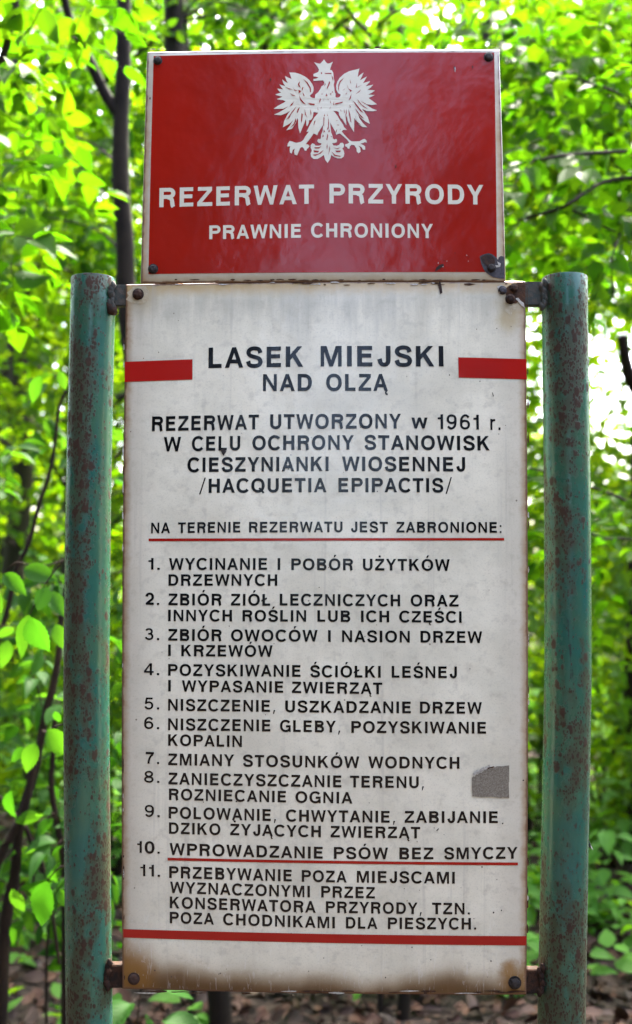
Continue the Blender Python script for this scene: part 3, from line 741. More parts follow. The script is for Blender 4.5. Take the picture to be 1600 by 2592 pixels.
for p, q in (((1290, 84), (1308, 76)), ((1306, 78), (1330, 66)), ((1332, 62), (1352, 58))):
    blot(LOW, [Z3(p[0], p[1]), Z3(q[0], q[1] - 8), Z3(q[0] + 4, q[1] + 4), Z3(p[0] + 2, p[1] + 8)], mb, 1, 0.0014)
blot(LOW, [Z3(1344, 62), Z3(1368, 56), Z3(1370, 59), Z3(1346, 66)], mb, 2, 0.0015)
mb.build('torn_sticker', [M['residue'], M['chip_pale'], M['rust_brown']], lower)
mb = MB()
blot(LOW, [Z1(*p) for p in ((372, 418), (378, 412), (386, 414), (394, 422), (388, 430), (384, 438), (378, 430))], mb, 0, 0.0012)
blot(LOW, [Z1(*p) for p in ((1361, 206), (1364, 208), (1368, 220), (1365, 223), (1363, 214))], mb, 0, 0.001)
blot(LOW, [Z3(*p) for p in ((1158, 290), (1166, 282), (1168, 285), (1161, 293))], mb, 0, 0.001)
for p in ((1475, 108), (430, 185), (1358, 766), (1367, 590), (1395, 582), (1400, 265), (420, 255)):
    blot(LOW, ragged(*Z3(*p), 2.0, 2.0, rng, 7), mb, 0, 0.001)
for i in range(70):
    blot(LOW, ragged(rng.uniform(330, 1320), rng.uniform(760, 2480), rng.uniform(.7, 1.5), rng.uniform(.7, 2.2), rng, 6), mb, rng.choice((0, 0, 1)), 0.001)
mb.build('dirt_speck', [M['bolt'], M['rust_brown']], lower)

# straps behind the sheets tie the upper plate to the board
mb = MB()
for px in (430, 1200):
    a, b = U(px, 150, YB + 0.012), U(px, 2480, YB + 0.012)
    mb.box((a.x - 0.02, YB + 0.010, b.z), (a.x + 0.02, YB + 0.015, a.z), 0, 0.0008)
mb.build('mounting_strap', M['rust_brown'], sign)

# --- posts
def post(edges, mat, side):
    """edges: rows (y, left x, right x) in photograph pixels, top to bottom"""
    Y = YB + 0.022
    pts = [(U((a + b) / 2, y, Y), (b - a) / 2 / F_PX * Y) for y, a, b in edges]
    rad = sum(r for _, r in pts) / len(pts)
    zs = [p.z for p, _ in pts]
    path = []
    for i in range(24):
        z = zs[0] + (zs[-1] - zs[0]) * i / 23
        xs = np.interp(z, zs[::-1], [p.x for p, _ in pts][::-1])
        path.append(Vector((xs, Y, z)))
    d = (path[-1] - path[-3]).normalized()
    path.append(path[-1] + d * ((path[-1].z + 0.35) / -d.z))
    mb = MB()
    mb.tube([path[0] + Vector((0, 0, 0.0012))] + path, [rad * 0.985] + [rad] * len(path), 40)
    ob = mb.build('post', mat, sign)
    mod = None
    return ob, path, rad

lp, lpath, lrad = post([(708, 182, 291), (800, 178, 290), (1250, 166.5, 281), (1700, 161.5, 276.5), (1900, 162, 277), (2250, 164.5, 280), (2592, 169, 283)], M['post_a'], -1)
rp, rpath, rrad = post([(706, 1374, 1484.5), (800, 1371.6, 1488), (1250, 1377, 1495), (1700, 1379, 1497), (1900, 1376, 1493), (2250, 1369, 1486), (2592, 1362.6, 1479)], M['post_b'], 1)
lp['label'] = 'left green steel post with bluish sheen'
rp['label'] = 'right green steel post with heavy rust speckle'

def bracket(x0, x1, y0, y1, parent, mat, weld_px):
    a, b = U(x0, y0, YB + 0.012), U(x1, y1, YB + 0.012)
    mb = MB()
    mb.box((a.x, YB + 0.0045, b.z), (b.x, YB + 0.0095, a.z), 0, 0.0012)
    mb.box((a.x + 0.002, YB + 0.0100, b.z + 0.004), (b.x - 0.002, YB + 0.034, a.z - 0.004), 0, 0.002)
    rr = random.Random(int(x0))
    for k in range(7):                                             # lumpy weld beads
        p = U(weld_px + rr.uniform(-5, 5), y0 + (y1 - y0) * k / 6, YB + 0.004)
        vs = []; n = 7
        pts = [p + Vector((0, rr.uniform(-.002, .002), -0.006)), p + Vector((0.001, -0.001, 0)), p + Vector((0, 0, 0.006))]
        mb.tube(pts, [0.0022, 0.0045 * rr.uniform(.7, 1.2), 0.0022], 7)
    return mb.build('bracket', mat, parent)

M['bracket_top'] = rusty('bracket paint', (0.030, 0.040, 0.034), (0.075, 0.060, 0.045), 150, 0.7)
bracket(272, 345, 723, 777, lp, M['bracket_top'], 281)
bracket(1310, 1384, 716, 776, rp, M['bracket_top'], 1374)
M['bracket_low'] = rusty('bracket rust', (0.010, 0.006, 0.004), (0.040, 0.016, 0.007), 130, 0.9)
bracket(266, 340, 2438, 2496, lp, M['bracket_low'], 272)
bracket(1310, 1376, 2450, 2511, rp, M['bracket_low'], 1368)
# dangling scrap of welded rod under the left top bracket
mb = MB()
p = U(285, 787, YB + 0.006)
mb.tube([p + Vector((-0.006, 0, 0.012)), p, p + Vector((0.005, -0.002, -0.004))], [0.006, 0.0085, 0.004], 9)
mb.build('weld_lump', M['rust'], lp)

# a fly resting on the right post
def fly(px, py):
    c = U(px, py, YB + 0.022)
    M['fly'] = NT('black fly').fin((0.008, 0.008, 0.010), 0.35)
    M['fly_wing'] = NT('fly wing').fin((0.05, 0.05, 0.05), 0.3)
    mb = MB()
    d = Vector((0.35, 0.0, -0.94)).normalized()
    s_ = 0.0062
    mb.tube([c - d * s_ * 1.0, c - d * s_ * .85, c - d * s_ * .55, c - d * s_ * .45, c - d * s_ * .1, c + d * s_ * .05, c + d * s_ * .6, c + d * s_ * 1.1, c + d * s_ * 1.3],
            [0.0003, 0.0013, 0.0014, 0.0007, 0.0019, 0.0017, 0.0020, 0.0013, 0.0003], 10)
    for k in (-0.5, 0.0, 0.5):
        for q in (-1, 1):
            a = c + d * s_ * k * .5
            mb.tube([a, a + Vector((-0.0018, q * 0.003, 0.001 - k * .002)), a + Vector((-0.0045, q * 0.004, -0.001 - k * .004))], [0.0003, 0.00025, 0.0002], 5)
    f = mb.build('fly', M['fly'], None, c)
    w = MB()
    for q in (-1, 1):
        w.add([c, c + d * .006 + Vector((.0022, q * .0010, 0)), c + d * .011 + Vector((.0018, q * .0034, 0)), c + d * .008 + Vector((.0005, q * .0042, 0))], [(0, 1, 2, 3)])
    w.build('wing', M['fly_wing'], f)
    tag(f, 'small black fly resting on the right edge of the right green post', 'fly')
fly(1490, 2132)

# ================================================================== THE WOOD: materials
def leaf_mat(name, refl, trans, trans2, veins=False, gloss=0.42, mixf=0.55, spec=0.22):
    t = NT(name)
    geo = t.n('ShaderNodeNewGeometry')
    rnd = geo.outputs['Random Per Island']
    tr = t.mix(t.ramp(rnd, 0.0, 1.0), trans, trans2)
    rf = t.mix(rnd, refl, tuple(c * 1.35 for c in refl))
    nrm = None
    if veins:
        uv = t.coord('UV')
        o = t.xyz(uv)
        a = t.math('ABSOLUTE', t.math('SUBTRACT', o[1], 0.5))
        # side veins run forward from the midrib
        w = t.math('FRACT', t.math('SUBTRACT', t.math('MULTIPLY', o[0], 11.0), t.math('MULTIPLY', a, 8.0)))
        w = t.math('ABSOLUTE', t.math('SUBTRACT', w, 0.5))
        v = t.math('MAXIMUM', t.ramp(w, 0.0, 0.14, True), t.ramp(a, 0.0, 0.03, True))
        tr = t.mix(t.math('MULTIPLY', v, 0.35), tr, tuple(c * 0.55 for c in trans))
        rf = t.mix(t.math('MULTIPLY', v, 0.4), rf, tuple(c * 1.7 for c in refl))
        nrm = t.bump(w, 0.5, 0.002)
    t.fin(rf, gloss, nrm, spec)
    tl = t.n('ShaderNodeBsdfTranslucent')
    t.put(tl.inputs['Color'], tr)
    mx = t.n('ShaderNodeMixShader')
    mx.inputs[0].default_value = mixf
    t.t.links.new(t.bsdf.outputs[0], mx.inputs[1]); t.t.links.new(tl.outputs[0], mx.inputs[2])
    t.t.links.new(mx.outputs[0], t.out.inputs[0])
    return t.mat

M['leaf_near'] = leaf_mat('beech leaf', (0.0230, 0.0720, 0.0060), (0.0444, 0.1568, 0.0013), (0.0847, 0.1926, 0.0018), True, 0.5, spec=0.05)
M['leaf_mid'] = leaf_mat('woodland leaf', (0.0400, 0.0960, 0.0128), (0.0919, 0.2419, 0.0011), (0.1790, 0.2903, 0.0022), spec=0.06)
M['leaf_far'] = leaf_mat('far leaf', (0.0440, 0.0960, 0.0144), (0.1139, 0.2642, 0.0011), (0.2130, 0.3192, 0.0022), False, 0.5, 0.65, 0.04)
M['leaf_dark'] = leaf_mat('darkened leaf', (0.011, 0.018, 0.009), (0.015, 0.030, 0.008), (0.020, 0.035, 0.010), False, 0.5, 0.35, 0.05)  # darkened leaves for the unseen wood, added to cut green bounce and reflections
M['leaf_shrub'] = leaf_mat('hornbeam leaf', (0.0192, 0.0640, 0.0096), (0.0333, 0.1280, 0.0038), (0.0589, 0.1600, 0.0051), True, 0.5, spec=0.07)
M['herb'] = leaf_mat('herb leaf', (0.0640, 0.1760, 0.0240), (0.1088, 0.3072, 0.0064), (0.1920, 0.3712, 0.0077), False, 0.5, 0.5, 0.12)

def bark(name, a, b, sc=1.0):
    t = NT(name)
    oc = t.coord('Object', scale=(1, 1, 0.25))
    n = t.noise(oc, 38 * sc, 5, 0.65)
    big = t.noise(t.coord('Object'), 6 * sc, 3)
    col = t.mix(t.ramp(n, 0.32, 0.68), a, b)
    col = t.mix(t.math('MULTIPLY', t.ramp(big, 0.5, 0.75), 0.5), col, tuple(min(1, c * 1.9) for c in b))
    return t.fin(col, 0.9, t.bump(n, 0.6, 0.006), 0.2)

M['bark_dark'] = bark('dark bark', (0.0057, 0.0038, 0.0023), (0.0155, 0.0105, 0.0063))
M['bark_brown'] = bark('brown bark', (0.0077, 0.0044, 0.0023), (0.0193, 0.0112, 0.0060))
M['bark_grey'] = bark('grey bark', (0.0155, 0.0124, 0.0075), (0.0334, 0.0269, 0.0158), 0.6)

# ------------------------------------------------------------------ leaves
HI_T = [0.0, 0.10, 0.32, 0.58, 0.82, 1.0]
HI_W = [0.0, 0.21, 0.345, 0.30, 0.15, 0.0]

def leaf_template(kind):
    if kind == 'hi':
        v = [(0, 0, 0)]
        for t_, w_ in zip(HI_T[1:5], HI_W[1:5]):
            z = -0.16 * t_ * t_
            v += [(t_, -w_, z + w_ * 0.22), (t_, 0, z), (t_, w_, z + w_ * 0.22)]
        v.append((1, 0, -0.18))
        f = [(0, 1, 2), (0, 2, 3)]
        for k in range(3):
            a = 1 + 3 * k
            f += [(a, a + 3, a + 4, a + 1), (a + 1, a + 4, a + 5, a + 2)]
        f += [(10, 13, 11), (11, 13, 12)]
    elif kind == 'serrate':
        import bmesh
        v, f = [(0, 0, 0)], []
        n = 15
        for i in range(1, n):
            t_ = i / n
            w_ = 0.36 * (math.sin(math.pi * t_ ** 0.82) ** 0.85)
            w2 = w_ * (1.0 if i % 2 else 0.90)
            z = -0.20 * t_ * t_
            v += [(t_ + (0.02 if i % 2 else 0), -w2, z + w_ * .25), (t_, 0, z), (t_ + (0.02 if i % 2 else 0), w2, z + w_ * .25)]
        v.append((1.04, 0, -0.21))
        f = [(0, 1, 2), (0, 2, 3)]
        for k in range(n - 2):
            a = 1 + 3 * k
            f += [(a, a + 3, a + 4, a + 1), (a + 1, a + 4, a + 5, a + 2)]
        L_ = len(v) - 1
        f += [(L_ - 3, L_, L_ - 2), (L_ - 2, L_, L_ - 1)]
    else:
        v = [(0, 0, 0), (0.20, -0.22, 0.05), (0.48, -0.30, 0.05), (0.78, -0.17, -0.01), (1.04, 0, -0.12), (0.78, 0.17, -0.01), (0.48, 0.30, 0.05), (0.20, 0.22, 0.05)]
        f = [(0, 1, 2, 3, 4), (0, 4, 5, 6, 7)]
    return np.array(v, dtype=np.float64), f

def leaves(name, P, D, N, L, kind='lo', width=1.0, uv=False):
    """one mesh of separate leaves: P base points, D directions, N normals, L lengths"""
    V, F = leaf_template(kind)
    P, D, N = np.asarray(P, float), np.asarray(D, float), np.asarray(N, float)
    L = np.asarray(L, float)[:, None]
    D /= np.linalg.norm(D, axis=1)[:, None] + 1e-9
    N -= D * np.sum(N * D, axis=1)[:, None]
    N /= np.linalg.norm(N, axis=1)[:, None] + 1e-9
    B = np.cross(N, D)
    n, k = len(P), len(V)
    lr = np.random.default_rng(n)
    width = width * lr.uniform(.74, 1.12, n)[:, None, None]
    curl = lr.uniform(.2, 2.2, n)[:, None, None]
    co = (P[:, None, :] + L[:, None, :] * (V[None, :, 0:1] * D[:, None, :] + width * V[None, :, 1:2] * B[:, None, :] + curl * V[None, :, 2:3] * N[:, None, :])).reshape(-1, 3)
    sizes = np.array([len(f) for f in F]); flat = np.array([i for f in F for i in f])
    li = (flat[None, :] + (np.arange(n) * k)[:, None]).ravel()
    tot = np.tile(sizes, n)
    st_ = np.concatenate([[0], np.cumsum(tot)[:-1]])
    me = bpy.data.meshes.new(name)
    me.vertices.add(n * k); me.vertices.foreach_set('co', co.ravel().astype(np.float32))
    me.loops.add(len(li)); me.loops.foreach_set('vertex_index', li.astype(np.int32))
    me.polygons.add(len(tot)); me.polygons.foreach_set('loop_start', st_.astype(np.int32))
    me.polygons.foreach_set('loop_total', tot.astype(np.int32))
    me.update(calc_edges=True)
    if uv:
        ul = me.uv_layers.new(name='UVMap')
        tmp = np.stack([V[:, 0], V[:, 1] + 0.5], 1)
        ul.data.foreach_set('uv', np.tile(tmp[flat], (n, 1)).ravel().astype(np.float32))
    me.polygons.foreach_set('use_smooth', np.ones(len(tot), dtype=bool))
    return me

class Foliage:
    def __init__(s, seed):
        s.r = np.random.default_rng(seed)
        s.P, s.D, s.N, s.L, s.tw = [], [], [], [], []
    def twig(s, p, d, length, step, size, flat=0.35, tubes=False):
        r = s.r
        p = np.array(p, float); d = np.array(d, float); d /= np.linalg.norm(d) + 1e-9
        up = np.array([0, 0, 1.0]) + r.normal(0, flat, 3)
        up -= d * up.dot(d); up /= np.linalg.norm(up) + 1e-9
        side = np.cross(up, d)
        n = max(2, int(length / step))
        sg = 1 if r.random() < .5 else -1
        path = [p.copy()]
        for i in range(n):
            q = p + d * step * i + np.array([0, 0, -0.25 * (step * i) ** 2 / max(length, .01)])
            sg = -sg
            dd = d * r.uniform(.45, .9) + side * sg * r.uniform(.7, 1.1) + r.normal(0, .18, 3) + np.array([0, 0, -.22])
            s.P.append(q + side * sg * 0.004); s.D.append(dd); s.N.append(up + r.normal(0, flat, 3))
            s.L.append(size * r.uniform(.62, 1.2))
            path.append(q)
        s.P.append(path[-1]); s.D.append(d + np.array([0, 0, -.2])); s.N.append(up + r.normal(0, .2, 3)); s.L.append(size * r.uniform(.8, 1.15))
        if tubes: s.tw.append(path)
    def clump(s, c, rad, n, length, step, size, out=None, flat=0.35, tubes=False):
        r = s.r
        c = np.array(c, float); rad = np.array(rad, float) * np.ones(3)
        for _ in range(n):
            v = r.normal(0, 1, 3); v /= np.linalg.norm(v)
            p = c + v * rad * r.random() ** 0.45
            d = np.array([v[0], v[1], v[2] * .25 - .05]) + r.normal(0, .45, 3) * np.array([1, 1, .4])
            if out is not None: d = d + np.array(out, float)
            s.twig(p, d, length * r.uniform(.6, 1.3), step, size, flat, tubes)
    def mesh(s, name, kind, width=1.0, uv=False):
        return leaves(name, s.P, s.D, s.N, s.L, kind, width, uv)

def wiggle(a, b, n, amp, rg):
    a, b = Vector(a), Vector(b)
    out = []
    for i in range(n + 1):
        t_ = i / n
        k = math.sin(math.pi * t_)
        out.append(a.lerp(b, t_) + Vector((rg.uniform(-amp, amp), rg.uniform(-amp, amp), rg.uniform(-amp, amp) * .4)) * (1 if 0 < i < n else 0) * (.4 + .6 * k))
    return out

def smooth(pts, m=4):
    P = [pts[0]] + list(pts) + [pts[-1]]
    out = []
    for i in range(1, len(P) - 2):
        p0, p1, p2, p3 = [Vector(q) for q in P[i - 1:i + 3]]
        for k in range(m):
            t_ = k / m
            out.append(0.5 * (2 * p1 + (p2 - p0) * t_ + (2 * p0 - 5 * p1 + 4 * p2 - p3) * t_ ** 2 + (3 * p1 - p0 - 3 * p2 + p3) * t_ ** 3))
    out.append(Vector(pts[-1]))
    return out

def limb(mb, pts, r0, r1, n=8, rg=None, wob=0.07, m=4):
    p = smooth(pts, m)
    k = len(p)
    mb.tube(p, [r0 + (r1 - r0) * i / (k - 1) for i in range(k)], n, 0, True, wob, rg or random.Random(1))

def make_tree(name, label, catg, base, wood, fol, kind, bark_m, leaf_m, group=None, uv=False, twig_r=0.0016, wood_name='trunk', crown_name='crown'):
    root = empty(name, base)
    tag(root, label, catg, group)
    if fol is not None:
        for path in fol.tw:
            wood.tube([Vector(p) for p in path], [twig_r * (1 - .6 * i / max(1, len(path) - 1)) for i in range(len(path))], 4, 0, False)
    wood.build(wood_name, bark_m, root)
    if fol is not None:
        link(crown_name, fol.mesh(crown_name, kind, 0.86 if kind == 'serrate' else 1.0, uv), root, [leaf_m])
    return root

def px_w(w, Y): return w / 2 / F_PX * Y          # radius of a stem w pixels wide at depth Y

# ================================================================== ground
def ground_z(x, y):
    return 0.05 * math.sin(x * 0.9 + 1.3) * math.sin(y * 0.7) + 0.03 * math.sin(x * 2.3 + y * 1.7) - 0.02
def ground():
    n = 120
    xs = np.concatenate([np.linspace(-60, -9, 16), np.linspace(-8.5, 8.5, n), np.linspace(9, 60, 16)])
    ys = np.concatenate([np.linspace(-60, -3, 14), np.linspace(-2, 16, n), np.linspace(17, 70, 16)])
    vs = [(x, y, ground_z(x, y)) for y in ys for x in xs]
    A = len(xs)
    fs = [(j * A + i, j * A + i + 1, (j + 1) * A + i + 1, (j + 1) * A + i) for j in range(len(ys) - 1) for i in range(A - 1)]
    t = NT('forest soil')
    oc = t.coord('Object')
    a, b = t.noise(oc, 18, 6, 0.7), t.noise(oc, 3, 4)
    vd, vc = t.voro(oc, 22)
    col = t.mix(t.ramp(a, 0.3, 0.7), (0.012, 0.009, 0.007), (0.034, 0.024, 0.017))
    col = t.mix(t.math('MULTIPLY', t.xyz(vc)[0], 0.5), col, (0.05, 0.034, 0.024))
    col = t.mix(t.math('MULTIPLY', t.ramp(b, 0.5, 0.7), 0.5), col, (0.035, 0.030, 0.018))
    t.fin(col, 0.95, t.bump(t.math('ADD', a, vd), 0.8, 0.03), 0.2)
    mb = MB(); mb.add(vs, fs, 0, True)
    o = mb.build('ground', t.mat)
    tag(o, 'brown woodland floor', None, None, 'structure')
ground()

def litter():
    r = np.random.default_rng(11)
    n = 24000
    Y = 1.5 + 10.5 * r.random(n) ** 1.1
    X = r.uniform(-1, 1, n) * (0.9 + 0.40 * Y)
    P = np.stack([X, Y, np.array([ground_z(x, y) for x, y in zip(X, Y)]) + r.uniform(0.005, 0.035, n)], 1)
    a = r.uniform(0, 2 * math.pi, n)
    D = np.stack([np.cos(a), np.sin(a), r.normal(0.08, .40, n)], 1)
    N = np.stack([r.normal(0, .65, n), r.normal(0, .65, n), np.ones(n)], 1)
    t = NT('dry leaf')
    rnd = t.n('ShaderNodeNewGeometry').outputs['Random Per Island']
    cr = t.n('ShaderNodeValToRGB')
    t.t.links.new(rnd, cr.inputs[0])
    e = cr.color_ramp.elements
    e[0].position, e[0].color = 0.0, (0.0073, 0.0026, 0.0008, 1)
    e[1].position, e[1].color = 1.0, (0.0582, 0.0233, 0.0083, 1)
    for p_, c_ in ((.35, (0.0193, 0.0055, 0.0017, 1)), (.65, (0.0323, 0.0099, 0.0030, 1)), (.85, (0.0436, 0.0153, 0.0051, 1))):
        x = e.new(p_); x.color = c_
    t.fin(cr.outputs[0], 0.7, None, 0.3)
    sticks = MB()
    sr = random.Random(12)
    for k in range(170):
        y = 3.9 + 5 * sr.random(); x = sr.uniform(-1, 1) * (.6 + .36 * y); a = sr.uniform(0, math.pi); l_ = sr.uniform(.1, .45)
        p0 = Vector((x, y, ground_z(x, y) + .02)); d = Vector((math.cos(a), math.sin(a), sr.uniform(-.05, .12)))
        sticks.tube([p0, p0 + d * l_ * .5 + Vector((sr.uniform(-.02, .02), sr.uniform(-.02, .02), .005)), p0 + d * l_], [.004 * sr.uniform(.5, 1.4), .0035, .0015], 5, 0, False)
    tag(link('fallen_twigs', sticks.mesh('fallen_twigs'), None, [M['bark_brown']]), 'thin dead twigs lying among the dry leaves', 'dead twigs', None, 'stuff')
    o = link('leaf_litter', leaves('leaf_litter', P, D, N, 0.028 + 0.085 * r.random(n) ** 1.6, 'hi', 0.82), None, [t.mat])
    tag(o, 'dry brown leaves strewn over the woodland floor', 'leaf litter', None, 'stuff')
litter()

def undergrowth():
    r = np.random.default_rng(23)
    f = Foliage(24)
    cnt = 0
    while cnt < 4800:
        Y = 4.0 + 12 * r.random() ** 0.9
        X = r.uniform(-1, 1) * (0.8 + 0.40 * Y)
        dens = np.clip((Y - 4.35) / 1.1, 0.12, 1) * (0.55 + 0.45 * math.sin(X * 2.1 + Y * 1.3))
        if r.random() > dens: continue
        cnt += 1
        g = ground_z(X, Y)
        hgt = r.uniform(.08, .26) * (1 + np.clip((Y - 5.5) / 4, 0, 1.6))
        for k in range(r.integers(5, 10)):
            a = r.uniform(0, 2 * math.pi)
            f.P.append((X + .03 * math.cos(a), Y + .03 * math.sin(a), g + hgt * r.uniform(.45, 1)))
            f.D.append((math.cos(a), math.sin(a), r.normal(.05, .3))); f.N.append((r.normal(0, .3), r.normal(0, .3), 1)); f.L.append(r.uniform(.05, .12))
    o = link('undergrowth', f.mesh('undergrowth', 'hi', 1.0), None, [M['herb']])
    tag(o, 'low green herbs and seedlings covering the floor behind the posts', 'undergrowth', None, 'stuff')
undergrowth()

# ================================================================== near trees and shrubs
rg = random.Random(77)

# A: forked young tree behind the left edge of the sign
def tree_forked():
    Y = 4.0
    w = MB()
    pts = [U(x, y, Y + dy) for x, y, dy in ((558, 2640, 0), (553, 2500, 0), (510, 2100, 0), (430, 1500, 0), (352, 1000, 0), (322, 790, 0), (316, 620, 0), (306, 470, 0), (305, 330, 0), (312, 190, 0), (313, 60, .0), (318, -150, .02), (322, -420, .05))]
    pts[0].z = -0.05
    limb(w, pts, px_w(60, Y), px_w(34, Y), 12, rg)
    limb(w, [U(297, 285, Y), U(262, 230, Y), U(215, 130, Y - .02), U(180, 62, Y - .05), U(150, -60, Y - .1)], px_w(34, Y), px_w(18, Y), 10, rg)
    limb(w, [U(306, 480, Y), U(290, 462, Y), U(279, 452, Y - .01)], px_w(22, Y), px_w(6, Y), 7, rg)
    f = Foliage(101)
    for (x, y, q) in ((311, 640, .15), (308, 170, .2), (300, 420, .25), (318, -60, .1)):
        limb(w, [U(x, y, Y), U(x - 70, y - 60, Y + q), U(x - 190, y - 90, Y + q * 2)], px_w(10, Y), px_w(3, Y), 6, rg)
        f.clump(U(x - 150, y - 80, Y + q * 2.5), (.2, .14, .12), 8, .26, .045, .072, None, .4, True)
    for (x, y) in ((240, 30), (60, 60), (290, -40), (180, -20), (20, 180), (120, 200), (60, 330), (200, 420), (90, 520), (180, 640), (30, 700), (20, 560)):
        near = x < 100 or y < 25
        c = U(x - (60 if near else 0), y, 2.75 + f.r.uniform(-.1, .6) if near else Y + f.r.uniform(.35, .9))
        f.clump(c, (.15, .22, .15) if near else (.26, .3, .2), 8 if near else 13, .24 if near else .32, .045, .080, None, .5, True)
    make_tree('young_tree', 'young tree with dark forked trunk rising behind the left edge of the red plate', 'tree', (pts[0].x, pts[0].y, 0), w, f, 'hi', M['bark_dark'], M['leaf_near'], None, True)
tree_forked()

# C: dark trunk behind the top of the red plate
def tree_mid():
    Y = 4.9
    w = MB()
    pts = [U(540, 2470, Y), U(538, 2350, Y), U(525, 1900, Y), U(490, 1000, Y), U(452, 250, Y), U(441, 100, Y), U(440, 0, Y), U(452, -300, Y + .1), U(470, -900, Y + .3)]
    pts[0].z = -0.06
    limb(w, pts, px_w(64, Y), px_w(44, Y), 14, rg)
    limb(w, [U(452, 200, Y), U(470, 120, Y + .05), U(472, 60, Y + .1)], px_w(22, Y), px_w(10, Y), 8, rg)
    f = Foliage(102)
    for (x, y) in ((520, 60), (640, 30), (760, 70), (560, -120), (380, 120), (320, -40), (700, -160), (230, 250), (100, 420)):
        c = U(x, y, Y + f.r.uniform(.35, 1.1))
        limb(w, [U(446, 60, Y), (Vector(U(446, 60, Y)) + c) / 2 + Vector((0, 0, .08)), c], px_w(11, Y), px_w(4, Y), 6, rg)
        f.clump(c, (.36, .40, .28), 22, .34, .05, .080, None, .4, True)
    make_tree('tree', 'slim dark trunk standing behind the top left of the red plate', 'tree', (pts[0].x, pts[0].y, 0), w, f, 'hi', M['bark_dark'], M['leaf_near'], None, True)
tree_mid()

# D: thin leaning stem that shows below the board and again above its top right corner
def tree_thin():
    Y = 4.1
    w = MB()
    limb(w, [U(958, 2640, Y), U(964, 2520, Y), U(985, 2200, Y), U(1010, 1800, Y)], px_w(20, Y), px_w(9, Y), 7, rg)
    pts = [U(1020, 2640, Y), U(1023, 2530, Y), U(1080, 1700, Y), U(1180, 700, Y), U(1222, 110, Y), U(1240, 60, Y), U(1262, -20, Y), U(1290, -400, Y + .1)]
    pts[0].z = -0.06
    limb(w, pts, px_w(36, Y), px_w(11, Y), 9, rg)
    limb(w, [U(1205, 300, Y), U(1268, 118, Y), U(1290, 80, Y), U(1314, 38, Y)], px_w(14, Y), px_w(8, Y), 7, rg)
    limb(w, [U(1228, 92, Y), U(1262, 80, Y), U(1292, 79, Y), U(1330, 92, Y), U(1375, 122, Y), U(1395, 150, Y), U(1450, 190, Y + .1), U(1530, 225, Y + .2), U(1600, 300, Y + .3)], px_w(10, Y), px_w(5, Y), 7, rg)
    limb(w, [U(1010, 240, Y), U(960, 120, Y), U(900, 50, Y), U(870, 10, Y)], px_w(14, Y), px_w(7, Y), 7, rg)
    limb(w, [U(930, 85, Y), U(985, 40, Y - .05), U(1060, 5, Y - .1)], px_w(9, Y), px_w(4, Y), 6, rg)
    limb(w, [U(1095, 180, Y), U(1108, 90, Y), U(1120, 30, Y)], px_w(11, Y), px_w(5, Y), 6, rg)
    f = Foliage(103)
    for (x, y, k) in ((880, 40, 10), (1000, 20, 10), (1130, 60, 10), (1340, 40, 14), (1470, 60, 14), (1400, 200, 16), (1520, 180, 14), (1260, -60, 10), (1560, 20, 12)):
        f.clump(U(x, y, Y + f.r.uniform(-.5, .8)), (.24, .3, .20), k, .30, .05, .082, None, .4, True)
    make_tree('slender_tree', 'thin leaning tree with bare foot below the board and twigs above its top right corner', 'tree', (pts[0].x, pts[0].y, 0), w, f, 'hi', M['bark_dark'], M['leaf_near'], None, True)
tree_thin()

# B: boughs reaching in from a tree just outside the right of the frame
def tree_right():
    Y = 3.3
    w = MB()
    base = U(1960, 1400, Y); base.z = 0
    top = U(1930, -500, Y)
    limb(w, [base - Vector((0, 0, .06)), base + Vector((.02, 0, 1.5)), U(1940, 500, Y), top], .075, .05, 12, rg)
    B = [([(1940, 420), (1760, 385), (1600, 384), (1490, 388), (1400, 398), (1312, 414)], 15, 7, 0),
         ([(1940, 520), (1760, 440), (1600, 450), (1525, 462), (1470, 495), (1430, 522), (1360, 545), (1270, 568)], 15, 8, .1),
         ([(1430, 522), (1480, 548), (1540, 580), (1570, 592), (1555, 630), (1548, 680), (1556, 760)], 8, 4, .1),
         ([(1945, 620), (1800, 420), (1650, 320), (1570, 240), (1490, 210), (1440, 190)], 10, 5, .15),
         ([(1940, 1500), (1760, 1380), (1650, 1310), (1570, 1260), (1500, 1235), (1380, 1195), (1340, 1185)], 12, 6, .25),
         ([(1940, 1480), (1800, 1380), (1600, 1365), (1530, 1362), (1498, 1352), (1360, 1318)], 9, 4, .3)]
    f = Foliage(104)
    for pts, a, b, dy in B:
        P = [U(x, y, Y + dy + .1 * math.sin(i)) for i, (x, y) in enumerate(pts)]
        limb(w, P, px_w(a, Y), px_w(b, Y), 7, rg, .1)
        for i in range(1, len(P)):
            for t_ in (.55,):
                q = P[i - 1].lerp(P[i], t_)
                if q.x / q.y * F_PX + CX > 1720: continue
                d = (P[i] - P[i - 1]).normalized()
                for sgn in (-1, 1):
                    sd = d.cross(Vector((0, 0, 1))) * sgn
                    if sd.y < 0 and f.r.random() < .75: continue
                    f.twig(q, d * .7 + sd * .9 + Vector((0, 0, f.r.normal(-.1, .2))), f.r.uniform(.16, .34), .045, .078, .4, True)
    for (x, y, k) in ((1380, 300, 13), (1520, 330, 13), (1560, 120, 16), (1440, 60, 18), (1320, 70, 14), (1420, 210, 12), (1500, 480, 9), (1330, 480, 8), (1420, 640, 9), (1540, 560, 9), (1360, 180, 6), (1590, 720, 8), (1560, 1420, 8), (1520, 1180, 6), (1590, 1300, 8), (1380, 640, 6)):
        f.clump(U(x, y, Y + f.r.uniform(.4, 1.5)), (.22, .3, .18), k, .28, .045, .080, None, .42, True)
    make_tree('beech_tree', 'leafy boughs of a tree beyond the right post reaching in from the right', 'tree', tuple(base), w, f, 'hi', M['bark_dark'], M['leaf_near'], None, True)
tree_right()

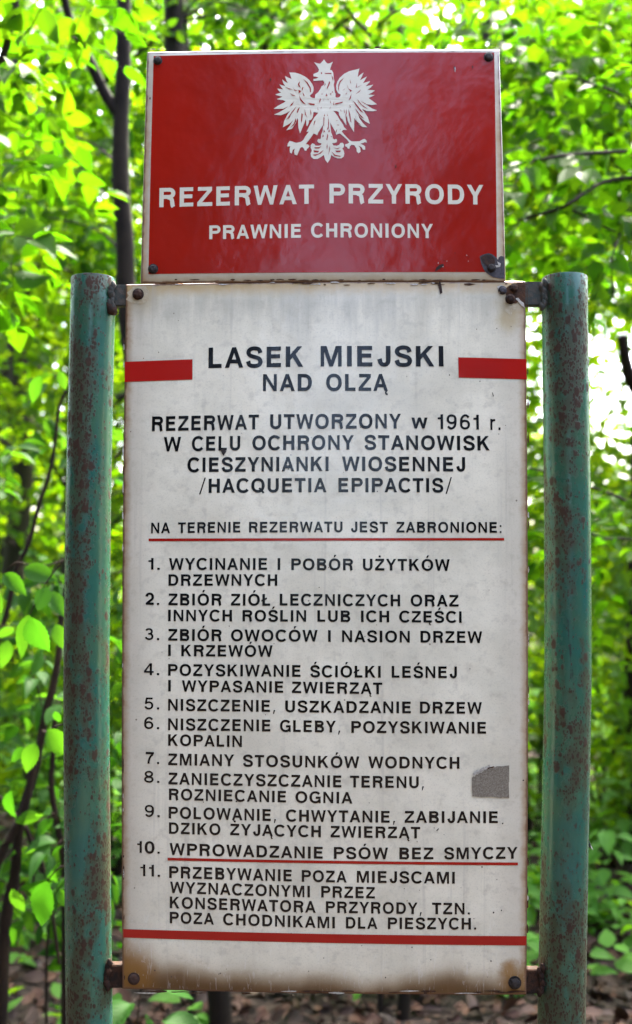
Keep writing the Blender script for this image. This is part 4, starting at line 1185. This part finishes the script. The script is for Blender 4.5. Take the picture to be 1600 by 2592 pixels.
# E: many-stemmed shrub at the left, with big toothed leaves close by
def shrub_left():
    Y = 3.0
    w = MB()
    base = U(-10, 2760, Y); base.z = 0.0
    stems = [([(-30, 2740), (0, 2592), (8, 2450), (15, 2330), (22, 2280), (40, 2200), (52, 2080), (85, 1960), (105, 1860), (120, 1790), (140, 1710), (150, 1640), (156, 1560), (170, 1480), (200, 1380)], 34, 12, 0),
             ([(-60, 2330), (0, 2170), (40, 2095), (62, 2050), (80, 1960), (112, 1850)], 24, 16, -.05),
             ([(-90, 1960), (0, 2022), (35, 2060), (62, 2090), (85, 2145), (105, 2185), (118, 2225), (135, 2330), (150, 2440)], 14, 9, .1),
             ([(175, 2600), (166, 2420), (164, 2200), (150, 2110), (138, 2050), (130, 1980), (134, 1910), (140, 1800)], 24, 12, .2),
             ([(134, 2058), (112, 2085), (97, 2140), (88, 2200), (80, 2270)], 9, 6, .15),
             ([(170, 985), (150, 1030), (138, 1130), (122, 1210), (95, 1290), (75, 1370), (52, 1420), (40, 1450), (20, 1540), (-20, 1680)], 9, 15, .25),
             ([(290, 1160), (308, 1140), (322, 1110)], 8, 6, .3), ([(120, 2592), (118, 2450), (124, 2340)], 9, 6, .4),
             ([(-120, 2700), (-150, 1500), (-70, 500), (0, 172), (18, 110), (42, -5), (62, -130)], 26, 14, -.1),
             ([(76, 1700), (95, 1740), (106, 1790)], 5, 3, 0), ([(40, 1425), (110, 1432), (160, 1418)], 5, 4, 0)]
    for pts, a, b, dy in stems:
        P = [U(x, y, Y + dy) for x, y in pts]
        if pts[0][1] > 2580: P[0] = Vector((P[0].x, P[0].y, -.04))
        limb(w, P, px_w(a, Y), px_w(b, Y), 9, rg, .12)
    f = Foliage(105)
    # the large leaves that hang by the left post: base, tip and depth in turn
    for x0, y0, x1, y1, yy in ((75, 1555, 45, 1665, 2.2), (78, 1562, 112, 1655, 2.15), (10, 1452, 62, 1500, 2.25), (120, 1485, 95, 1545, 2.3), (118, 1500, 165, 1552, 2.35), (60, 1440, 140, 1462, 2.4),
                               (92, 1880, 60, 1955, 2.35), (120, 1845, 165, 1912, 2.3), (140, 1800, 150, 1830, 2.4), (120, 2230, 95, 2348, 2.3), (150, 2250, 172, 2300, 2.4), (30, 2000, 22, 2080, 2.6), (60, 1890, 30, 1930, 2.7),
                               (105, 950, 75, 1020, 2.6), (150, 940, 165, 985, 2.6), (20, 1620, 5, 1690, 2.5), (140, 1580, 160, 1640, 2.5), (0, 1500, -30, 1590, 2.3), (30, 2250, 60, 2310, 2.7), (60, 2330, 20, 2390, 2.8)):
        a, b = U(x0, y0, yy), U(x1, y1, yy + rg.uniform(-.02, .03))
        f.P.append(a); f.D.append(b - a); f.N.append((rg.uniform(-.4, .4), -1.0, rg.uniform(.1, .7))); f.L.append((b - a).length)
    for x0, y0, x1, y1, yy in ((160, 1418, 75, 1556, 2.3), (150, 1420, 118, 1490, 2.4), (170, 1830, 92, 1882, 2.35), (175, 2190, 118, 2232, 2.35), (60, 1425, 10, 1452, 2.3)):
        limb(w, [U(x0, y0, yy), U((x0 + x1) / 2, (y0 + y1) / 2 - 12, yy), U(x1, y1, yy)], .0022, .0011, 5, rg)
    for (x, y, k) in ((30, 1480, 6), (120, 1660, 6), (20, 1800, 6), (100, 1960, 5), (40, 2160, 6), (130, 2340, 6), (10, 2290, 5), (60, 1120, 5), (290, 1600, 6), (295, 1900, 6), (292, 2150, 6)):
        f.clump(U(x, y, Y + f.r.uniform(.1, 1.0)), (.17, .25, .16), k * 2, .22, .045, .072, None, .5, True)
    make_tree('shrub', 'many stemmed shrub with large toothed leaves left of the left post', 'shrub', tuple(base), w, f, 'serrate', M['bark_brown'], M['leaf_shrub'], None, True, .0014, 'stems', 'foliage')
shrub_left()

# F: thick trunk at the right edge of the view
def tree_edge():
    Y = 6.6
    w = MB()
    pts = [U(1668, 2260, Y), U(1655, 2160, Y), U(1648, 1900, Y), U(1652, 1600, Y), U(1660, 1250, Y), U(1668, 900, Y), U(1680, 300, Y), U(1690, -400, Y), U(1700, -1200, Y)]
    pts[0].z = -.08
    limb(w, pts, px_w(150, Y), px_w(100, Y), 20, rg, .06)
    w.tube([pts[0], pts[0] + Vector((0, 0, .15)), pts[0] + Vector((0, 0, .5))], [.27, .22, .175], 20, 0, False, .05, rg)
    limb(w, [U(1668, 1050, Y), U(1620, 1000, Y), U(1590, 940, Y - .1), U(1575, 850, Y - .2)], px_w(46, Y), px_w(24, Y), 10, rg)
    f = Foliage(106)
    for (x, y) in ((1540, 100), (1620, 500), (1430, 260), (1380, 420), (1720, 200), (1800, 600), (1560, 300), (1340, 60), (1450, -60), (1580, 20), (1300, 260), (1280, -20), (1400, 130), (1520, 200), (1600, 180), (1350, 330), (1470, 420), (1600, 1420), (1590, 1640), (1640, 1280)):
        c = U(x, y, Y + (f.r.uniform(-.2, 1.6) if y < 1000 else f.r.uniform(-.7, -.4)))
        limb(w, [U(1670, min(y + 250, 900), Y), (U(1670, min(y + 250, 900), Y) + c) / 2 + Vector((0, 0, .1)), c], px_w(16, Y), px_w(5, Y), 6, rg)
        f.clump(c, (.55, .65, .42), 42, .40, .055, .090, None, .7, True)
    make_tree('old_tree', 'thick dark trunk cut by the right edge of the photo', 'tree', (pts[0].x, pts[0].y, 0), w, f, 'lo', M['bark_brown'], M['leaf_mid'], None, False, .003)
tree_edge()

# foot saplings under the board
def sapling(name, label, px, Y, hgt, nleaf, size, seed, mat, thin=.004):
    f = Foliage(seed); r = f.r
    g = U(px, 2500, Y); x = g.x
    z0 = ground_z(x, Y)
    w = MB()
    top = Vector((x + r.uniform(-.04, .04), Y + r.uniform(-.04, .04), z0 + hgt))
    path = wiggle((x, Y, z0 - .02), top, 5, .015, rg)
    limb(w, path, thin, thin * .4, 6, rg)
    for k in range(nleaf):
        t_ = .35 + .65 * (k + .5) / nleaf
        q = path[min(4, int(t_ * 5))].lerp(path[min(5, int(t_ * 5) + 1)], t_ * 5 % 1)
        a = k * 2.4 + r.uniform(-.3, .3)
        d = np.array([math.cos(a), math.sin(a), r.normal(.05, .2)])
        e = Vector(q) + Vector(d) * r.uniform(.02, .07)
        w.tube([q, (Vector(q) + e) / 2 + Vector((0, 0, .006)), e], [.0014, .0011, .0009], 4, 0, False)
        f.P.append(e); f.D.append(d + np.array([0, 0, -.25])); f.N.append((r.normal(0, .25), -.25 + r.normal(0, .25), 1)); f.L.append(size * r.uniform(.7, 1.2))
    make_tree(name, label, 'plant', (x, Y, z0), w, f, 'serrate', M['bark_brown'], mat, None, True, .001, 'stem', 'foliage')
sapling('sapling', 'small sapling with broad toothed leaves below the lower left corner of the board', 335, 2.75, .66, 18, .125, 31, M['leaf_shrub'])
sapling('seedling', 'low green seedling on the litter below the middle of the board', 800, 4.3, .27, 12, .10, 32, M['herb'], .003)
sapling('seedling', 'bushy seedling with narrow leaves below the right half of the board', 1130, 4.35, .26, 16, .10, 33, M['herb'], .003)
sapling('seedling', 'seedling beside the foot of the right post at its left', 1285, 4.5, .22, 10, .085, 34, M['herb'], .003)
sapling('seedling', 'tall seedling with pale leaves right of the right post', 1545, 5.3, .50, 16, .12, 35, M['herb'], .004)
sapling('seedling', 'seedling at the right edge of the photo, taller than the litter around it', 1590, 6.0, .55, 16, .12, 36, M['herb'], .004)
sapling('seedling', 'seedling left of the left post in shade', 110, 5.0, .26, 10, .09, 37, M['herb'], .003)

# thin bare stem left of the thick foot below the board
def stick():
    Y = 4.2
    w = MB()
    pts = [U(470, 2640, Y), U(478, 2560, Y), U(490, 2500, Y), U(500, 2300, Y), U(497, 2050, Y)]
    pts[0].z = -.04
    limb(w, pts, px_w(20, Y), px_w(9, Y), 7, rg)
    f = Foliage(38)
    f.clump(pts[-1], (.12, .12, .10), 6, .2, .05, .07, None, .4, True)
    make_tree('young_tree', 'very thin bare stem beside the thicker trunk foot below the board', 'tree', (pts[0].x, pts[0].y, 0), w, f, 'hi', M['bark_dark'], M['leaf_near'], None, True)
stick()

# ================================================================== trees and shrubs farther back
def in_gap(c, m):
    # the opening in the wood to the right of the right post, where the sky shows through
    x, y = c[0] / c[1] * F_PX + CX, CY - ((c[2] - CAM_Z) / c[1] - math.tan(PITCH)) * F_PX
    k = m / c[1] * F_PX * .75
    return 1495 - k < x < 1660 + k and 905 - k < y < 1060 + k

def wood_tree(label, px, Y, r0, bark_m, zlo, zhi, spread, n_cl, seed, lean=0.0, size=.10, sparse=.85):
    f = Foliage(seed); r = f.r
    x = (px - CX) / F_PX * Y
    w = MB()
    zhi = min(zhi, 2.1 + .66 * Y)
    top = Vector((x + lean, Y, zhi * 1.02))
    path = wiggle((x, Y, -.08), top, 6, .07, rg)
    limb(w, path, r0, r0 * .4, 12, rg)
    w.tube([Vector((x, Y, -.08)), Vector((x, Y, .12)), Vector((x, Y, .4))], [r0 * 1.6, r0 * 1.25, r0 * 1.0], 12, 0, False, .05, rg)
    for k in range(n_cl):
        a = r.uniform(0, 2 * math.pi); z = zlo + (zhi - zlo) * (k + .5) / n_cl
        q = spread * r.uniform(.35, 1.0) * (1.0 if z < zhi * .8 else .6)
        c = Vector((x + lean * z / zhi + q * math.cos(a), Y + q * math.sin(a), z))
        if in_gap(c, .55 * spread * .6): continue
        s0 = path[0].lerp(path[-1], max(.05, min(.97, (z - .5) / zhi)))
        limb(w, [s0, s0.lerp(c, .5) + Vector((0, 0, .12)), c], r0 * .26, r0 * .07, 6, rg, .07, 3)
        f.clump(c, (.62 * spread * .55, .62 * spread * .55, .40), int(34 * sparse), .45, .065, size, None, .85)
    return make_tree('woodland_tree', label, 'tree', (x, Y, 0), w, f, 'lo', bark_m, M['leaf_mid'], 'trees of the wood behind the sign')
for a in (('pale trunked tree at the left edge behind the shrub', 40, 9.6, .12, M['bark_grey'], 1.6, 8.2, 1.7, 22, 201),
          ('tree with leaves filling the upper left corner of the photo', -260, 6.6, .10, M['bark_dark'], 2.0, 7.0, 1.5, 20, 202),
          ('tree standing behind the left post nearer than the distant pale one', 205, 8.0, .07, M['bark_brown'], 1.2, 7.4, 1.5, 20, 203),
          ('tree hidden behind the board with its crown above the left half of the red plate', 640, 7.4, .11, M['bark_brown'], 3.6, 8.0, 1.7, 20, 204, 0.0, .10, 1.15),
          ('tree hidden behind the board with its crown above the right half of the red plate', 1010, 8.6, .12, M['bark_brown'], 3.8, 9.0, 1.8, 20, 205, 0.0, .10, 1.15),
          ('tree standing behind the right post', 1430, 9.2, .07, M['bark_brown'], 3.2, 8.0, 1.5, 16, 206, 0.0, .10, .6),
          ('slim tree standing right behind the thick trunk at the right edge', 1640, 11.0, .08, M['bark_dark'], 5.2, 9.8, 1.6, 13, 207, 0.0, .10, 1.0),
          ('tree beyond the right edge with boughs over the old trunk', 1900, 8.4, .13, M['bark_dark'], 3.4, 8.6, 1.8, 18, 208, 0.0, .10, .95),
          ('distant tree standing behind the left post', 180, 13.0, .13, M['bark_grey'], 1.6, 11.0, 2.2, 24, 209),
          ('distant tree left of the shrub, half out of the frame', -60, 13.5, .12, M['bark_brown'], 1.8, 11.0, 2.2, 22, 210),
          ('distant tree farther right than the slim one', 1680, 14.0, .13, M['bark_brown'], 4.5, 11.5, 2.2, 16, 211, 0.0, .10, .7),
          ):
    wood_tree(*a)

def wood_shrub(label, px, Y, hgt, spread, n, seed, size=.085):
    f = Foliage(seed); r = f.r
    x = (px - CX) / F_PX * Y
    w = MB()
    for k in range(n):
        a = r.uniform(0, 2 * math.pi); q = spread * r.uniform(.2, 1)
        c = Vector((x + q * math.cos(a), Y + q * math.sin(a), hgt * r.uniform(.35, 1)))
        limb(w, [Vector((x + .05 * math.cos(a), Y + .05 * math.sin(a), -.04)), Vector((x + q * .4 * math.cos(a), Y + q * .4 * math.sin(a), c.z * .6)), c], .011, .004, 6, rg, .07, 3)
        f.clump(c, (.30, .30, .22), 12, .32, .05, size, None, .8)
    make_tree('woodland_shrub', label, 'shrub', (x, Y, 0), w, f, 'lo', M['bark_dark'], M['leaf_mid'], 'shrubs of the wood behind the sign', False, .001, 'stems', 'foliage')
for a in (('bright green shrub right of the right post near the ground', 1530, 7.6, 1.3, .75, 16, 301),
          ('shrub between the board and the right post near the ground', 1345, 7.0, 1.3, .6, 14, 302),
          ('shrub in front of the thick trunk at the right edge', 1690, 6.0, .8, .4, 8, 303),
          ('bright shrub left of the left post behind the dark stems', 90, 7.4, 1.4, .8, 16, 304),
          ('shrub between the left post and the board near the ground', 290, 6.2, 1.3, .5, 14, 305),
          ('shrub at the left edge beside the pale trunk', -40, 8.6, 1.6, .8, 14, 306),
          ('shrub hidden behind the middle of the board', 760, 7.2, 1.4, .8, 12, 307),
          ('shrub hidden behind the right half of the board', 1060, 7.8, 1.3, .8, 12, 308)):
    wood_shrub(*a)

# ================================================================== the wood that closes the view all round
def forest():
    f = Foliage(400); r = f.r
    w = MB()
    P, D, N, L = [], [], [], []
    def mass(n, x0, x1, y0, y1, z0, z1, size, keep=None):
        # leaf clumps gathered on invisible crowns so that gaps stay open between them
        cen = np.stack([r.uniform(x0, x1, n // 36), r.uniform(y0, y1, n // 36), r.uniform(z0, z1, n // 36)], 1)
        for c in cen:
            if keep is not None and not keep(c): continue
            m = 36
            v = r.normal(0, 1, (m, 3)) * np.array([.75, .75, .45])
            P.append(c + v); a = r.uniform(0, 2 * math.pi, m)
            D.append(np.stack([np.cos(a), np.sin(a), r.normal(-.2, .3, m)], 1))
            N.append(np.stack([r.normal(0, 1.0, m), r.normal(0, 1.0, m), np.ones(m)], 1)); L.append(size * r.uniform(.6, 1.25, m))
    mass(95000, -13, 13, 16, 26, .3, 11.2, .25, lambda c: not in_gap(c, .6))
    mass(12000, -26, 26, 26, 32, .5, 14, .34, lambda c: not in_gap(c, .8))
    # unseen wood beside and behind the camera, lane and heights shaped for plate reflections
    side = lambda c: not (abs(c[0]) < 4.0 and -5 < c[1] < 16)
    mass(8000, -12, -6.5, 3, 16, .3, 9, .30)
    mass(7000, 6.5, 12, 3, 16, .3, 6, .30)
    lane = lambda c: not (abs(c[0] - 0.15 - 0.08 * (c[2] - 4)) < 1.95 and c[2] > 1.2)
    dark_from = sum(len(q) for q in P)
    mass(30000, -12, -5.5, -9, 2.5, .3, 13, .42)
    mass(14000, 6.0, 12, -9, 2.5, .3, 4.5, .42)
    mass(34000, -9, 0.2, -16, -9.0, .3, 12.5, .46, lane)
    mass(28000, 0.2, 9, -16, -9.0, .3, 10, .46, lane)
    mass(7000, -4, 4, -24, -17, .2, 1.4, .40)
    me = leaves('forest', np.concatenate(P), np.concatenate(D), np.concatenate(N), np.concatenate(L), 'lo')
    for k in range(46):
        if k < 9: x, y = r.uniform(-9, 9), r.uniform(15.5, 25)
        elif k < 20: x, y = r.choice((-1, 1)) * r.uniform(5.5, 10), r.uniform(-8, 15)
        else:
            x, y = r.uniform(-9, 9), r.uniform(-15, -10)
            if abs(x) < 1.7: continue
        rr = r.uniform(.09, .2)
        limb(w, wiggle((x, y, -.1), (x + r.uniform(-.5, .5), y, 12 if y > 5 else 8), 4, .12, rg), rr, rr * .5, 9, rg, .05, 3)
    nd = len(me.polygons) - 2 * (sum(len(q) for q in P) - dark_from)
    wm = w.mesh('forest_wood')
    # leaves and trunks in one far mass
    import bmesh
    bm = bmesh.new()
    bm.from_mesh(me); nf = len(bm.faces)
    bm.from_mesh(wm); bm.faces.ensure_lookup_table()
    for fc in bm.faces[nd:nf]: fc.material_index = 2
    for fc in bm.faces[nf:]: fc.material_index = 1
    bm.to_mesh(me); bm.free()
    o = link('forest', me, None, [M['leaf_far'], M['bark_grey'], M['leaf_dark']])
    tag(o, 'sunlit far wood closing the view behind all the trees, with unseen darkened wood behind the camera', 'forest', None, 'stuff')
forest()
